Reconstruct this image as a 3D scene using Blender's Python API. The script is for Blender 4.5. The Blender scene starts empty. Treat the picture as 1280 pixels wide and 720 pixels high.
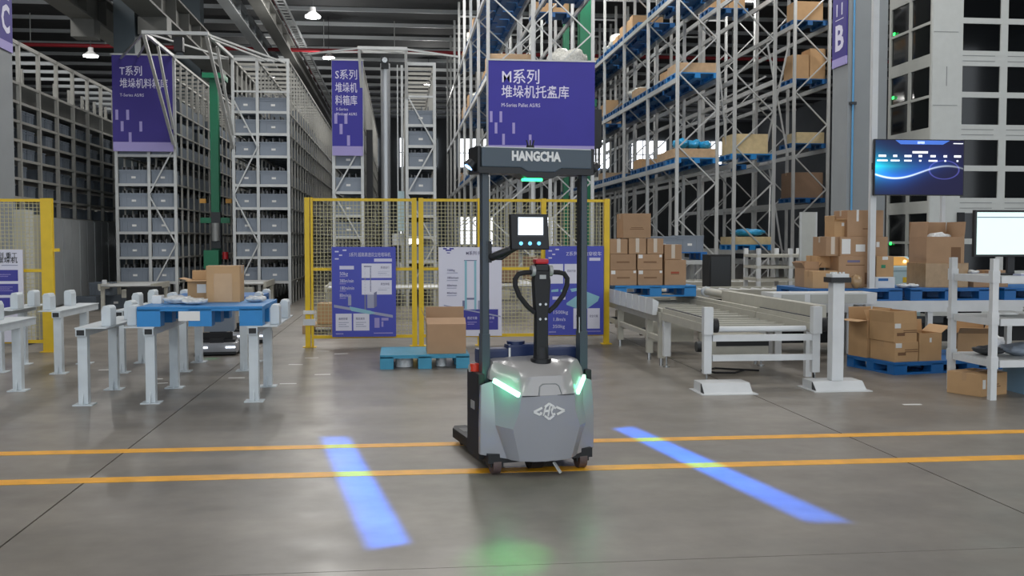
import bpy, bmesh, math, random
from mathutils import Vector, Matrix
random.seed(7)
SC = bpy.context.scene
COL = SC.collection
R = math.radians

# ---------------------------------------------------------------- camera, world, light, exposure
cam = bpy.data.cameras.new('camera')
cam.sensor_width = 36.0
cam.lens = 1270.0 / 1280.0 * 36.0
cam.clip_end = 300
camo = bpy.data.objects.new('camera', cam)
camo.location = (0, 0, 1.73)
camo.rotation_euler = (R(90 - 2.705), 0, R(-6.284))
COL.objects.link(camo)
SC.camera = camo

world = bpy.data.worlds.new('daylight')
SC.world = world
world.use_nodes = True
wbg = world.node_tree.nodes['Background']
wbg.inputs[0].default_value = (0.86, 0.93, 1.0, 1)
wbg.inputs[1].default_value = 1.6

SC.view_settings.view_transform = 'Standard'
SC.view_settings.look = 'None'
SC.view_settings.gamma = 1
SC.view_settings.use_curve_mapping = False
SC.view_settings.exposure = 0.08

def area_light(name, loc, sx, sy, power, col=(1, 0.975, 0.94), rot=(0, 0, 0)):
    l = bpy.data.lights.new(name, 'AREA')
    l.shape = 'RECTANGLE'; l.size = sx; l.size_y = sy
    l.energy = power; l.color = col
    o = bpy.data.objects.new(name, l)
    o.location = loc; o.rotation_euler = rot
    COL.objects.link(o)
    return o
# overhead area lights and glowing roof panels added out of view to light the hall
ADDED_ROOF_LIGHTS = [(x, y, 185.0) for x in (-11.5, -1.5, 8.5, 18.0) for y in (-6.0, 6.0)]
ADDED_ROOF_LIGHTS += [(x, 18.0, 330.0) for x in (-11.5, -1.5, 8.5, 18.0)]
ADDED_ROOF_LIGHTS += [(x, 26.5, 270.0) for x in (-11.8, -3.4, 1.6, 6.5, 13.5)]  # this row and the next are added to brighten the racks
ADDED_ROOF_LIGHTS += [(x, 35.8, 250.0) for x in (-11.8, -2.2, 1.6, 6.5, 13.5)]
for (x, y, p_) in ADDED_ROOF_LIGHTS:
    area_light('added_roof_light', (x, y, 11.3), 1.4, 4.6, p_)

# ---------------------------------------------------------------- helpers
def c(h):
    h = h.lstrip('#')
    v = [int(h[i:i + 2], 16) / 255 for i in (0, 2, 4)]
    return tuple((x / 12.92 if x <= .04045 else ((x + .055) / 1.055) ** 2.4) for x in v) + (1,)

MATS = {}
def mat(name, col, rough=.5, metal=0., noise=0., scale=6., vary=0., bump=0., emit=0., coat=0., alpha=1., stretch=None, trans=0.):
    m = bpy.data.materials.new(name); m.use_nodes = True
    nt = m.node_tree; b = nt.nodes['Principled BSDF']
    colr = c(col)
    b.inputs['Base Color'].default_value = colr
    b.inputs['Roughness'].default_value = rough
    b.inputs['Metallic'].default_value = metal
    b.inputs['Coat Weight'].default_value = coat
    b.inputs['Coat Roughness'].default_value = .12
    b.inputs['Alpha'].default_value = alpha
    b.inputs['Transmission Weight'].default_value = trans
    if emit:
        b.inputs['Emission Color'].default_value = colr
        b.inputs['Emission Strength'].default_value = emit
    if noise or bump or vary:
        tc = nt.nodes.new('ShaderNodeTexCoord')
        geo = nt.nodes.new('ShaderNodeNewGeometry')
        mp = nt.nodes.new('ShaderNodeMapping')
        nt.links.new(geo.outputs['Position'], mp.inputs[0])
        if stretch: mp.inputs['Scale'].default_value = stretch
        n = nt.nodes.new('ShaderNodeTexNoise'); n.inputs['Scale'].default_value = scale; n.inputs['Detail'].default_value = 4
        nt.links.new(mp.outputs[0], n.inputs['Vector'])
        val = n.outputs['Fac']
        mr = nt.nodes.new('ShaderNodeMapRange')
        mr.inputs[1].default_value = .3; mr.inputs[2].default_value = .7
        mr.inputs[3].default_value = 1 - noise; mr.inputs[4].default_value = 1 + noise
        nt.links.new(val, mr.inputs[0])
        fac = mr.outputs[0]
        if vary:
            oi = nt.nodes.new('ShaderNodeObjectInfo')
            m2 = nt.nodes.new('ShaderNodeMapRange')
            m2.inputs[3].default_value = 1 - vary; m2.inputs[4].default_value = 1 + vary
            nt.links.new(oi.outputs['Random'], m2.inputs[0])
            mu = nt.nodes.new('ShaderNodeMath'); mu.operation = 'MULTIPLY'
            nt.links.new(fac, mu.inputs[0]); nt.links.new(m2.outputs[0], mu.inputs[1])
            fac = mu.outputs[0]
        sc = nt.nodes.new('ShaderNodeVectorMath'); sc.operation = 'SCALE'
        sc.inputs[0].default_value = colr[:3]
        nt.links.new(fac, sc.inputs['Scale'])
        nt.links.new(sc.outputs[0], b.inputs['Base Color'])
        if bump:
            bp = nt.nodes.new('ShaderNodeBump'); bp.inputs['Strength'].default_value = bump
            nt.links.new(val, bp.inputs['Height']); nt.links.new(bp.outputs[0], b.inputs['Normal'])
    MATS[name] = m
    return m

def M(n): return MATS[n]

mat('white_paint', '#d6d9db', .42, noise=.04)
mat('white_stand', '#cdd5da', .45, noise=.06)
mat('beige_paint', '#b9b7ac', .5, noise=.06)
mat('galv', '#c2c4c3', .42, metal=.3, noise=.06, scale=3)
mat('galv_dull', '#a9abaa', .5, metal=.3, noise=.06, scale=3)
mat('rack_grey', '#a3a29c', .5, metal=.2, noise=.06)
mat('purlin', '#b4b8ba', .5, metal=.2)
mat('roof_dark', '#3b3e41', .8, noise=.1, scale=2)
mat('girder', '#6d6d69', .6, noise=.08, scale=2)
mat('slate', '#4a555c', .55, noise=.05, scale=2)
mat('column_grey', '#8b9093', .5, noise=.04, scale=2)
mat('wall', '#63676a', .8, noise=.05, scale=1)
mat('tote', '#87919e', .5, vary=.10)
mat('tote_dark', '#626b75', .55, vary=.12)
mat('goods_grey', '#6a6d70', .5, vary=.2)
mat('sticker', '#e6e6e4', .6)
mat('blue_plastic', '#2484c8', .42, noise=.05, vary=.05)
mat('blue_shaded', '#1a5c96', .5, noise=.06, vary=.08)  # darker copy of the pallet blue, shade inside the racks put into the colour
mat('blue_deep', '#1b66aa', .42, noise=.05, vary=.05)
mat('teal_plastic', '#3f93b4', .5, noise=.07, scale=9)
mat('cardboard', '#ab8a6b', .75, noise=.05, scale=5, vary=.07)
mat('cardboard_light', '#bf9a70', .75, noise=.05, scale=5, vary=.05)
mat('cardboard_dark', '#8f745e', .8, noise=.05, scale=5, vary=.05)
mat('tape', '#c3a07a', .25, noise=.05)
mat('tape_clear', '#cdbfae', .2)
mat('print_brown', '#7c5c42', .8)
mat('print_red', '#a8503c', .8)
mat('wood', '#c2a482', .7, noise=.12, scale=7, vary=.05)
mat('wood_pale', '#cdb98f', .7, noise=.1, scale=7, vary=.05)
mat('wrap', '#c9c9c2', .22, noise=.25, scale=22, bump=.5)
mat('wrap_brown', '#a98c68', .2, noise=.12, scale=9, bump=.25)
mat('plastic_bag', '#d7d9da', .25, noise=.2, scale=25, bump=.6)
mat('yellow_paint', '#e8c21a', .42, noise=.05)
mat('yellow_wire', '#c4bd93', .5)
mat('floor_yellow', '#eeaa1e', .45, noise=.12, scale=7)
mat('banner', '#37329a', .6, noise=.04, scale=1.5)
mat('banner_deep', '#3a2f86', .6, noise=.04, scale=1.5)
mat('lavender', '#a39ad2', .6)
mat('letter', '#dcdaf0', .6)
mat('board_blue', '#474fb8', .45)
mat('board_navy', '#3c3a9c', .45)
mat('board_white', '#e2e1ef', .45)
mat('chip', '#d6d4ec', .5)
mat('chip_text', '#74708f', .6)
mat('draw_grey', '#a2a5be', .5)
mat('draw_mid', '#77799a', .5)
mat('draw_teal', '#8fc1d0', .5)
mat('truck_grey', '#9a9ca2', .3, coat=.4)
mat('truck_hood', '#a2a09f', .25, coat=.6)
mat('mast', '#36424c', .38, coat=.1)
mat('header_slate', '#45525d', .42)
mat('black_plastic', '#15171b', .45)
mat('black_soft', '#1c1d20', .6)
mat('rubber', '#222123', .8)
mat('navy', '#1a2c58', .4)
mat('wheel_red', '#5a4a48', .6)
mat('steel', '#b9bcbe', .25, metal=.9)
mat('mast_silver', '#b4b7ba', .32, metal=.45)
mat('crate_blue', '#7fa6c4', .5)
mat('red_plastic', '#c22a30', .35)
mat('red_lamp', '#d8402a', .25)
mat('red_pipe', '#8e1f28', .5)
mat('green_machine', '#147a55', .4, noise=.05)
mat('dark_steel', '#3a3d40', .45, metal=.3)
mat('glass_dark', '#0c0e10', .06)
mat('tower_white', '#c9cdcb', .45, noise=.03)
mat('tower_side', '#b5b7b2', .5, noise=.03)
mat('groove', '#85898a', .6)
mat('desk_blue', '#b9d3da', .45)
mat('orange_cap', '#d9a14a', .5)
mat('pipe_blue', '#5d9fd0', .4)
mat('blue_bag', '#2f9fd4', .35, noise=.2, scale=10, bump=.4)
mat('cabinet', '#a2a6a8', .28, metal=.1, noise=.08, scale=2)
mat('lamp_white', '#ffffff', .4, emit=9.0)
mat('lamp_shell', '#c8c8c8', .4)
mat('green_lamp', '#35f08a', .3, emit=3.0)
mat('green_strip', '#b4ffdc', .3, emit=2.4)
mat('green_led', '#30e860', .3, emit=3.0)
mat('blue_lamp', '#7fb0ff', .3, emit=6.0)
mat('button_blue', '#6fc3f5', .3, emit=1.2)
mat('white_led', '#eef6ff', .3, emit=2.0)
mat('amber_led', '#ffe0a0', .3, emit=2.0)
mat('screen_white', '#e9f4ff', .3, emit=.95)
mat('screen_mint', '#d3ece8', .4, emit=.72)
mat('screen_text', '#eef3ff', .4, emit=.9)
mat('window_glow', '#f4f8ff', .4, emit=2.6)
mat('added_panel_glow', '#f6f8fa', .5, emit=1.0)  # glow of the panels added under the roof

def concrete():
    m = bpy.data.materials.new('concrete'); m.use_nodes = True
    nt = m.node_tree; b = nt.nodes['Principled BSDF']
    geo = nt.nodes.new('ShaderNodeNewGeometry')
    def noise(scale, det, sx=1, sy=1):
        mp = nt.nodes.new('ShaderNodeMapping'); mp.inputs['Scale'].default_value = (sx, sy, 1)
        nt.links.new(geo.outputs['Position'], mp.inputs[0])
        n = nt.nodes.new('ShaderNodeTexNoise'); n.inputs['Scale'].default_value = scale; n.inputs['Detail'].default_value = det
        nt.links.new(mp.outputs[0], n.inputs['Vector']); return n.outputs['Fac']
    def rng(s, a, b_, lo=.3, hi=.7):
        r = nt.nodes.new('ShaderNodeMapRange'); r.inputs[1].default_value = lo; r.inputs[2].default_value = hi
        r.inputs[3].default_value = a; r.inputs[4].default_value = b_
        nt.links.new(s, r.inputs[0]); return r.outputs[0]
    def mul(a, b_):
        r = nt.nodes.new('ShaderNodeMath'); r.operation = 'MULTIPLY'
        nt.links.new(a, r.inputs[0]); nt.links.new(b_, r.inputs[1]); return r.outputs[0]
    big = rng(noise(.30, 3), .82, 1.14)
    mid = rng(noise(1.5, 5, .45, 1.0), .80, 1.16, .32, .68)
    fine = rng(noise(7, 4), .92, 1.07)
    f = mul(mul(big, mid), fine)
    sc = nt.nodes.new('ShaderNodeVectorMath'); sc.operation = 'SCALE'
    sc.inputs[0].default_value = c('#7f7971')[:3]
    nt.links.new(f, sc.inputs['Scale']); nt.links.new(sc.outputs[0], b.inputs['Base Color'])
    nt.links.new(rng(noise(2.2, 4), .30, .42), b.inputs['Roughness'])
    b.inputs['Specular IOR Level'].default_value = .45
    MATS['concrete'] = m
concrete()
mat('joint', '#3a3835', .9)

OFF = {}
def off(p): return OFF.get(p.name, Vector()) if p else Vector()

def link(o, parent=None):
    COL.objects.link(o)
    if parent is not None:
        o.parent = parent
    return o

def tag(o, label, cat, group=None):
    o['label'] = label; o['category'] = cat
    if group: o['group'] = group
    return o

def struct(o, label=None):
    o['kind'] = 'structure'
    if label: o['label'] = label
    return o

def stuff(o):
    o['kind'] = 'stuff'; return o

def thing(name, label, cat, loc=(0, 0, 0), rz=0., group=None, world_coords=False):
    o = bpy.data.objects.new(name, None); o.empty_display_size = .1
    o.location = loc; o.rotation_euler = (0, 0, rz)
    COL.objects.link(o); tag(o, label, cat, group)
    if world_coords: OFF[o.name] = Vector(loc)
    return o

CUBE_F = [(0, 3, 2, 1), (4, 5, 6, 7), (0, 1, 5, 4), (1, 2, 6, 5), (2, 3, 7, 6), (3, 0, 4, 7)]
class MB:
    def __init__(s): s.v = []; s.f = []
    def add(s, vs, fs):
        k = len(s.v); s.v += [tuple(v) for v in vs]; s.f += [tuple(i + k for i in f) for f in fs]; return s
    def box(s, x0, x1, y0, y1, z0, z1):
        return s.add([(x0, y0, z0), (x1, y0, z0), (x1, y1, z0), (x0, y1, z0), (x0, y0, z1), (x1, y0, z1), (x1, y1, z1), (x0, y1, z1)], CUBE_F)
    def bar(s, p, q, w, h=None):
        p, q = Vector(p), Vector(q); h = h or w
        d = (q - p).normalized()
        u = Vector((0, 0, 1)) if abs(d.z) < .95 else Vector((0, 1, 0))
        a = d.cross(u).normalized(); b = a.cross(d).normalized()
        a *= w / 2; b *= h / 2
        return s.add([p - a - b, p + a - b, p + a + b, p - a + b, q - a - b, q + a - b, q + a + b, q - a + b],
                     [(0, 1, 2, 3), (4, 7, 6, 5), (0, 4, 5, 1), (1, 5, 6, 2), (2, 6, 7, 3), (3, 7, 4, 0)])
    def cyl(s, p, q, r, n=10, r2=None):
        p, q = Vector(p), Vector(q); r2 = r if r2 is None else r2
        d = (q - p).normalized(); u = Vector((0, 0, 1)) if abs(d.z) < .95 else Vector((0, 1, 0))
        a = d.cross(u).normalized(); b = a.cross(d).normalized()
        vs = []
        for k in range(n):
            t = 2 * math.pi * k / n; vs.append(p + (a * math.cos(t) + b * math.sin(t)) * r)
        for k in range(n):
            t = 2 * math.pi * k / n; vs.append(q + (a * math.cos(t) + b * math.sin(t)) * r2)
        fs = [(k, k + n, (k + 1) % n + n, (k + 1) % n)[::-1] for k in range(n)]
        fs += [tuple(range(n)), tuple(range(2 * n - 1, n - 1, -1))]
        return s.add(vs, fs)
    def tube(s, pts, r, n=8):
        pts = [Vector(p) for p in pts]; rings = []
        for i, p in enumerate(pts):
            d = (pts[min(i + 1, len(pts) - 1)] - pts[max(i - 1, 0)]).normalized()
            u = Vector((0, 0, 1)) if abs(d.z) < .9 else Vector((0, 1, 0))
            if i and abs(d.dot(lastu)) < .9: u = lastu
            a = d.cross(u).normalized(); b = a.cross(d).normalized(); lastu = b
            rings.append([p + (a * math.cos(2 * math.pi * k / n) + b * math.sin(2 * math.pi * k / n)) * r for k in range(n)])
        vs = [v for rg in rings for v in rg]; fs = []
        for i in range(len(pts) - 1):
            for k in range(n):
                fs.append((i * n + k, i * n + (k + 1) % n, (i + 1) * n + (k + 1) % n, (i + 1) * n + k))
        m = (len(pts) - 1) * n
        fs += [tuple(range(n))[::-1], tuple(range(m, m + n))]
        return s.add(vs, fs)
    def prism(s, poly, axis, a, b):
        # poly in the two other axes, in order (x,y)->z, (x,z)->y, (y,z)->x
        def P(u, w, t): return {'z': (u, w, t), 'y': (u, t, w), 'x': (t, u, w)}[axis]
        n = len(poly)
        vs = [P(u, w, a) for u, w in poly] + [P(u, w, b) for u, w in poly]
        fs = [tuple(range(n))[::-1], tuple(range(n, 2 * n))] + [(k, (k + 1) % n, (k + 1) % n + n, k + n) for k in range(n)]
        return s.add(vs, fs)
    def mesh(s, name, m, fix=True, bevel=0., smooth=None):
        me = bpy.data.meshes.new(name); me.from_pydata(s.v, [], s.f)
        bm = bmesh.new(); bm.from_mesh(me)
        if fix: bmesh.ops.recalc_face_normals(bm, faces=bm.faces)
        if bevel:
            es = [e for e in bm.edges if len(e.link_faces) == 2 and e.calc_face_angle(0) > R(30)]
            bmesh.ops.bevel(bm, geom=es, offset=bevel, segments=2, profile=.6, affect='EDGES', clamp_overlap=True)
        if smooth is not None:
            for f in bm.faces: f.smooth = True
            for e in bm.edges:
                if len(e.link_faces) == 2 and e.calc_face_angle(0) > R(smooth): e.smooth = False
        bm.to_mesh(me); bm.free()
        me.materials.append(m if not isinstance(m, str) else M(m))
        return me
    def build(s, name, m, parent=None, bevel=0., smooth=None, fix=True):
        o_ = off(parent)
        if o_.length: s.v = [tuple(Vector(v) - o_) for v in s.v]
        o = bpy.data.objects.new(name, s.mesh(name, m, fix, bevel, smooth))
        link(o, parent)
        if parent is not None and parent.name in OFF: OFF[o.name] = OFF[parent.name]
        return o

_unit = {}
def unit(m):
    if m not in _unit: _unit[m] = MB().box(-.5, .5, -.5, .5, -.5, .5).mesh('piece_' + m, m)
    return _unit[m]
def ubox(name, x0, x1, y0, y1, z0, z1, m, parent=None):
    o = bpy.data.objects.new(name, unit(m)); link(o, parent)
    o.location = Vector(((x0 + x1) / 2, (y0 + y1) / 2, (z0 + z1) / 2)) - off(parent)
    o.scale = (abs(x1 - x0), abs(y1 - y0), abs(z1 - z0)); return o
def ubar(name, p, q, w, h, m, parent=None):
    p, q = Vector(p), Vector(q); d = q - p
    o = bpy.data.objects.new(name, unit(m)); link(o, parent)
    o.location = (p + q) / 2 - off(parent)
    u = d.normalized(); up = Vector((0, 0, 1)) if abs(u.z) < .95 else Vector((0, 1, 0))
    a = u.cross(up).normalized(); b = a.cross(u)
    o.rotation_mode = 'QUATERNION'
    o.rotation_quaternion = Matrix((a, u, b)).transposed().to_quaternion()
    o.scale = (w, d.length, h); return o

FIT = []
def text(name, body, x, y, z, size, m, parent=None, width=None, bold=.0, align='LEFT', rot=(math.pi / 2, 0, 0), ext=.0015):
    cu = bpy.data.curves.new(name, 'FONT'); cu.body = body; cu.size = size; cu.align_x = align
    cu.extrude = ext; cu.offset = bold * size; cu.resolution_u = 2
    cu.materials.append(M(m))
    o = bpy.data.objects.new(name, cu); link(o, parent)
    o.location = Vector((x, y, z)) - off(parent); o.rotation_euler = rot
    if width: FIT.append((o, width))
    return o

def centre(o):
    bb = [Vector(v) for v in o.bound_box]
    return o.matrix_basis @ (sum(bb, Vector()) / 8)
def nest(root, pairs):
    """make pieces sub-parts of the nearest part of the given name"""
    kids = list(root.children)
    base = lambda o: o.name.split('.')[0]
    for child, part in pairs:
        ps = [k for k in kids if base(k) == part and k.type == 'MESH']
        if not ps: continue
        for k in kids:
            if base(k) == child and k not in ps:
                p_ = min(ps, key=lambda q: (centre(q) - centre(k)).length)
                k.parent = p_; k.matrix_parent_inverse = p_.matrix_basis.inverted()

def copy_tree(o, parent=None):
    n = o.copy(); COL.objects.link(n); n.parent = parent
    for ch in list(o.children): copy_tree(ch, n)
    return n
# ---------------------------------------------------------------- the hall
floor = struct(MB().box(-27, 30, -16, 84, -.3, -.02).build('floor', 'joint'))
XJ = [-26.9, -20.75, -14.58, -8.42, -2.25, 3.92, 10.1, 16.26, 22.4, 29.9]
YJ = [-15.9, 5.3, 83.9]
for i in range(len(XJ) - 1):
    for j in range(len(YJ) - 1):
        g_ = .006 if j == 1 else .003
        ubox('floor_slab', XJ[i] + .006, XJ[i + 1] - .006, YJ[j] + .003, YJ[j + 1] - .003, -.1, 0, 'concrete', floor)
# painted lines
for (yc, w) in ((8.56, .15), (7.53, .16)):
    o = ubox('floor_line', -26.5, 29.5, yc - w / 2, yc + w / 2, .0005, .0022, 'floor_yellow')
    struct(o)
    tag(o, 'long yellow floor line passing ' + ('beyond the truck, farther of the pair' if yc > 8 else 'under the truck, nearer of the pair'), 'floor line', 'yellow lines painted across the floor')

ceil_ = struct(MB().box(-27, 30, -10, 84, 11.6, 11.9).build('ceiling', 'roof_dark'))
for k in range(21):
    y = 20.2 + 3.0 * k
    ubox('purlin', -26.8, 29.8, y - .05, y + .05, 11.44, 11.6, 'purlin', ceil_)
for (x, y, p_) in ADDED_ROOF_LIGHTS:
    ubox('added_roof_panel', x - .8, x + .8, y - 2.4, y + 2.4, 11.5, 11.59, 'added_panel_glow', ceil_)  # unseen glowing panel added above each area light

wl = struct(MB().box(-27, -26.7, -10, 84, 0, 11.6).build('wall_left', 'wall'))
wr = struct(MB().box(29.7, 30, -10, 84, 0, 11.6).build('wall_right', 'wall'))
wb = struct(MB().box(-27, 30, 83.7, 84, 0, 11.6).build('wall_back', 'wall'))
for i in range(11):
    x0 = -24 + i * 4.8
    for j, (z0, z1) in enumerate(((7.7, 10.0), (1.4, 3.6))):
        if j and not (-1 < x0 < 12): continue
        wn = struct(MB().box(x0, x0 + 3.0, 83.6, 83.69, z0, z1).build('window_%d' % (i * 2 + j + 1), 'window_glow'))
        for k in range(4):
            ubox('window_bar', x0 + k - .04, x0 + k + .04, 83.52, 83.6, z0, z1, 'white_paint', wn)
        ubox('window_bar', x0, x0 + 3, 83.52, 83.6, (z0 + z1) / 2 - .04, (z0 + z1) / 2 + .04, 'white_paint', wn)

# steel columns of the hall
def column(label, x0, x1, y0, y1, top, m, sign=None):
    t = thing('steel_column', label, 'column', ((x0 + x1) / 2, (y0 + y1) / 2, 0), world_coords=True, group='steel columns of the hall')
    fw_ = .07
    ubox('flange', x0, x1, y0, y0 + fw_, 0, top, m, t)
    ubox('flange', x0, x1, y1 - fw_, y1, 0, top, m, t)
    ubox('web', (x0 + x1) / 2 - .2, (x0 + x1) / 2 + .2, y0 + fw_, y1 - fw_, 0, top, m, t)
    ubox('cover_plate', x0, x0 + .03, y0 + fw_, y1 - fw_, 0, top, m, t)
    ubox('cover_plate', x1 - .03, x1, y0 + fw_, y1 - fw_, 0, top, m, t)
    ubox('base_plate', x0 - .1, x1 + .1, y0 - .1, y1 + .1, 0, .03, m, t)
    return t
column('grey column left of the tote racks carrying the purple C sign', -8.6, -7.75, 20.85, 21.64, 11.6, 'column_grey')
column('dark slate column rising behind the T banner', -8.05, -7.47, 30.2, 30.9, 11.6, 'slate')
column('dark slate column seen above the gantry of the T racks', -8.3, -7.42, 39.6, 40.4, 11.6, 'slate')
cb = column('grey column behind the carton stack carrying the purple B sign', 9.54, 10.42, 21.0, 21.77, 11.6, 'column_grey')
o = MB().cyl((9.64, 20.95, 0), (9.64, 20.95, 11.5), .022, 8).build('conduit', 'pipe_blue', cb); o['label'] = 'thin bright blue conduit'
ubox('clip', 9.57, 9.71, 20.92, 21.0, 4.62, 4.68, 'dark_steel', cb)

def col_sign(label, x, y0, y1, z0, z1, facing, num, letter):
    t = thing('column_sign', label, 'sign', (x, (y0 + y1) / 2, z0), world_coords=True)
    d = .03 * facing
    ubox('panel', x, x + d, y0, y1, z0 + .18, z1, 'banner_deep', t)
    ubox('lower_strip', x, x + d, y0, y1, z0, z0 + .18, 'lavender', t)
    xx = x + d + .004 * facing
    ym = (y0 + y1) / 2
    rot = (math.pi / 2, 0, math.pi / 2 * facing)
    text('letter', letter, xx, ym, z0 + .36, .75, 'letter', t, width=.42, bold=.03, align='CENTER', rot=rot)
    ubox('divider', x + d, xx, ym - .2, ym + .2, z0 + 1.0, z0 + 1.015, 'letter', t)
    text('number', num, xx, ym, z0 + 1.09, .38, 'letter', t, width=.3, align='CENTER', rot=rot)
    return t
col_sign('tall purple sign on the grey column reading 11 and B', 9.535, 21.03, 21.74, 5.5, 8.9, -1, '11', 'B')
col_sign('tall purple sign at the left picture edge reading 11 and C', -7.745, 20.88, 21.6, 5.48, 8.9, 1, '11', 'C')

# crane girders and roof girders
def girder(label, x0, x1, y0, y1, z0, z1, m='girder'):
    t = thing('girder', label, 'girder', ((x0 + x1) / 2, y0, z0), world_coords=True, group='steel girders under the roof')
    ubox('flange', x0, x1, y0, y1, z0, z0 + .06, m, t)
    ubox('flange', x0, x1, y0, y1, z1 - .06, z1, m, t)
    xm = (x0 + x1) / 2
    ubox('web', xm - .03, xm + .03, y0, y1, z0 + .06, z1 - .06, m, t)
    k = 0
    y = y0 + .8
    while y < min(y1, 44):
        ubox('stiffener', x0 + .05, x1 - .05, y - .02, y + .02, z0 + .06, z1 - .06, m, t); y += 1.9
    for yy in (21.3, 30.6, 40.0):
        if x1 < -6.4 and y0 < yy < y1:
            s = 1 if xm > -8 else -1
            xa, xb = (-7.41, x1) if s > 0 else (x0, -8.61)
            ubox('corbel', xa, xb, yy - .3, yy + .3, z0 - .5, z0, m, t)
    return t
girder('heavy crane girder left of the slate columns', -9.25, -8.62, 12, 60, 8.0, 8.9)
girder('heavy crane girder above the T banner right of the slate columns', -7.35, -6.6, 12, 60, 8.1, 9.0)
girder('roof girder above the T gantry', -5.95, -5.55, 12, 80, 9.6, 10.2, 'purlin')
girder('roof girder right of the T gantry', -5.0, -4.55, 12, 80, 9.7, 10.3)

t = thing('sprinkler_pipe', 'dark red sprinkler pipe hung across the hall under the roof', 'pipe', (0, 46, 10.1), world_coords=True)
MB().cyl((-26, 46, 10.1), (29, 46, 10.1), .085, 10).build('pipe_run', 'red_pipe', t, smooth=40)
for k in range(18):
    x = -25 + 3.1 * k
    MB().bar((x, 46, 10.18), (x, 46, 11.45), .03).build('hanger', 'galv_dull', t)
t = thing('cable_tray', 'white ladder cable tray running back under the roof', 'cable tray', (-4.4, 30, 10.6), world_coords=True)
for dx in (-.16, .16):
    ubox('side_rail', -4.4 + dx - .02, -4.4 + dx + .02, 26, 72, 10.55, 10.68, 'purlin', t)
m_ = MB()
for k in range(92): m_.box(-4.54, -4.26, 26.2 + k * .5, 26.26 + k * .5, 10.56, 10.6)
stuff(m_.build('rungs', 'galv', t))
MB().cyl((-4.62, 26, 10.62), (-4.62, 72, 10.62), .035, 6).build('cable', 'red_pipe', t)

def high_bay(label, x, y, z):
    t = thing('high_bay_lamp', label, 'ceiling lamp', (x, y, z), group='high bay lamps')
    MB().cyl((0, 0, 0), (0, 0, .05), .26, 20).build('lens', 'lamp_white', t, smooth=40)
    MB().cyl((0, 0, .05), (0, 0, .2), .28, 20, .1).build('reflector', 'lamp_shell', t, smooth=40)
    MB().cyl((0, 0, .2), (0, 0, .34), .1, 12).build('driver', 'lamp_shell', t, smooth=40)
    MB().cyl((0, 0, .34), (0, 0, 11.6 - z), .012, 6).build('hanging_rod', 'dark_steel', t)
    l = bpy.data.lights.new('lamp_light', 'POINT'); l.energy = 260; l.shadow_soft_size = .25; l.color = (1, .98, .94)
    lo = bpy.data.objects.new('lamp_light', l); lo.location = (0, 0, -.3); link(lo, t)
high_bay('high bay lamp nearest the picture top above the cable tray', -2.95, 36, 9.4)
high_bay('high bay lamp beside the top of the S banner', -3.09, 46, 9.75)
high_bay('high bay lamp above the far left tote rack', -11.5, 40, 8.6)
high_bay('added high bay lamp high above the far end of the T racks', -6.6, 55, 10.2)  # added to light the rear of the hall
high_bay('added high bay lamp high above the far end of the S racks', 1.6, 56, 10.2)  # also added for light at the far end
# ---------------------------------------------------------------- tote racks
LEV_T = [.64, 1.295, 1.95, 2.6, 3.21, 3.97, 4.56, 5.14]
LEV_S = [.60, 1.2, 1.83, 2.38, 2.98, 3.63, 4.18, 4.72]

ORD = ['first', 'second', 'third', 'fourth', 'fifth', 'sixth', 'seventh', 'eighth', 'ninth', 'tenth', 'eleventh', 'twelfth', 'thirteenth', 'fourteenth', 'fifteenth', 'sixteenth', 'seventeenth', 'eighteenth']
def tote_mesh(w, d, h, m):
    b = MB()
    t_ = .02
    b.box(-w / 2, w / 2, 0, d, 0, .02)
    b.box(-w / 2, w / 2, 0, t_, .02, h); b.box(-w / 2, w / 2, d - t_, d, .02, h)
    b.box(-w / 2, -w / 2 + t_, t_, d - t_, .02, h); b.box(w / 2 - t_, w / 2, t_, d - t_, .02, h)
    for (x0, x1) in ((-w / 2 - .012, w / 2 + .012),):
        b.box(x0, x1, -.015, 0, h - .035, h)
        b.box(x0, x1, -.012, 0, h - .09, h - .075)
    for k in (-.42, -.25, .25, .42):
        b.box(k * w - .006, k * w + .006, -.008, 0, .03, h - .09)
    return b.mesh('tote_shell', m)
_tm = {}
def tote(x, y, z, w, d, h, label, group, m='tote', lab=True):
    k = (w, d, h, m)
    if k not in _tm: _tm[k] = tote_mesh(w, d, h, m)
    o = bpy.data.objects.new('tote', _tm[k]); o.location = (x, y, z); link(o)
    tag(o, label, 'tote', group)
    if lab:
        if d > .52 and z > .3 and m == 'tote':
            kk = ('goods', w)
            if kk not in _tm:
                g_ = MB(); rg = random.Random(5); x = -w / 2 + .05
                while x < w / 2 - .08:
                    t_ = rg.uniform(.015, .05); g_.box(x, x + t_, .06, d - .08, .03, h + rg.uniform(-.04, .12)); x += t_ + rg.uniform(.01, .06)
                _tm[kk] = g_.mesh('goods', 'goods_grey')
            go = bpy.data.objects.new('goods', _tm[kk]); link(go, o)
        s_ = bpy.data.objects.new('label_sticker', unit('sticker')); link(s_, o)
        s_.location = (.0, -.006, h * .45); s_.scale = (.11, .006, .055)
    return o

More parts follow.
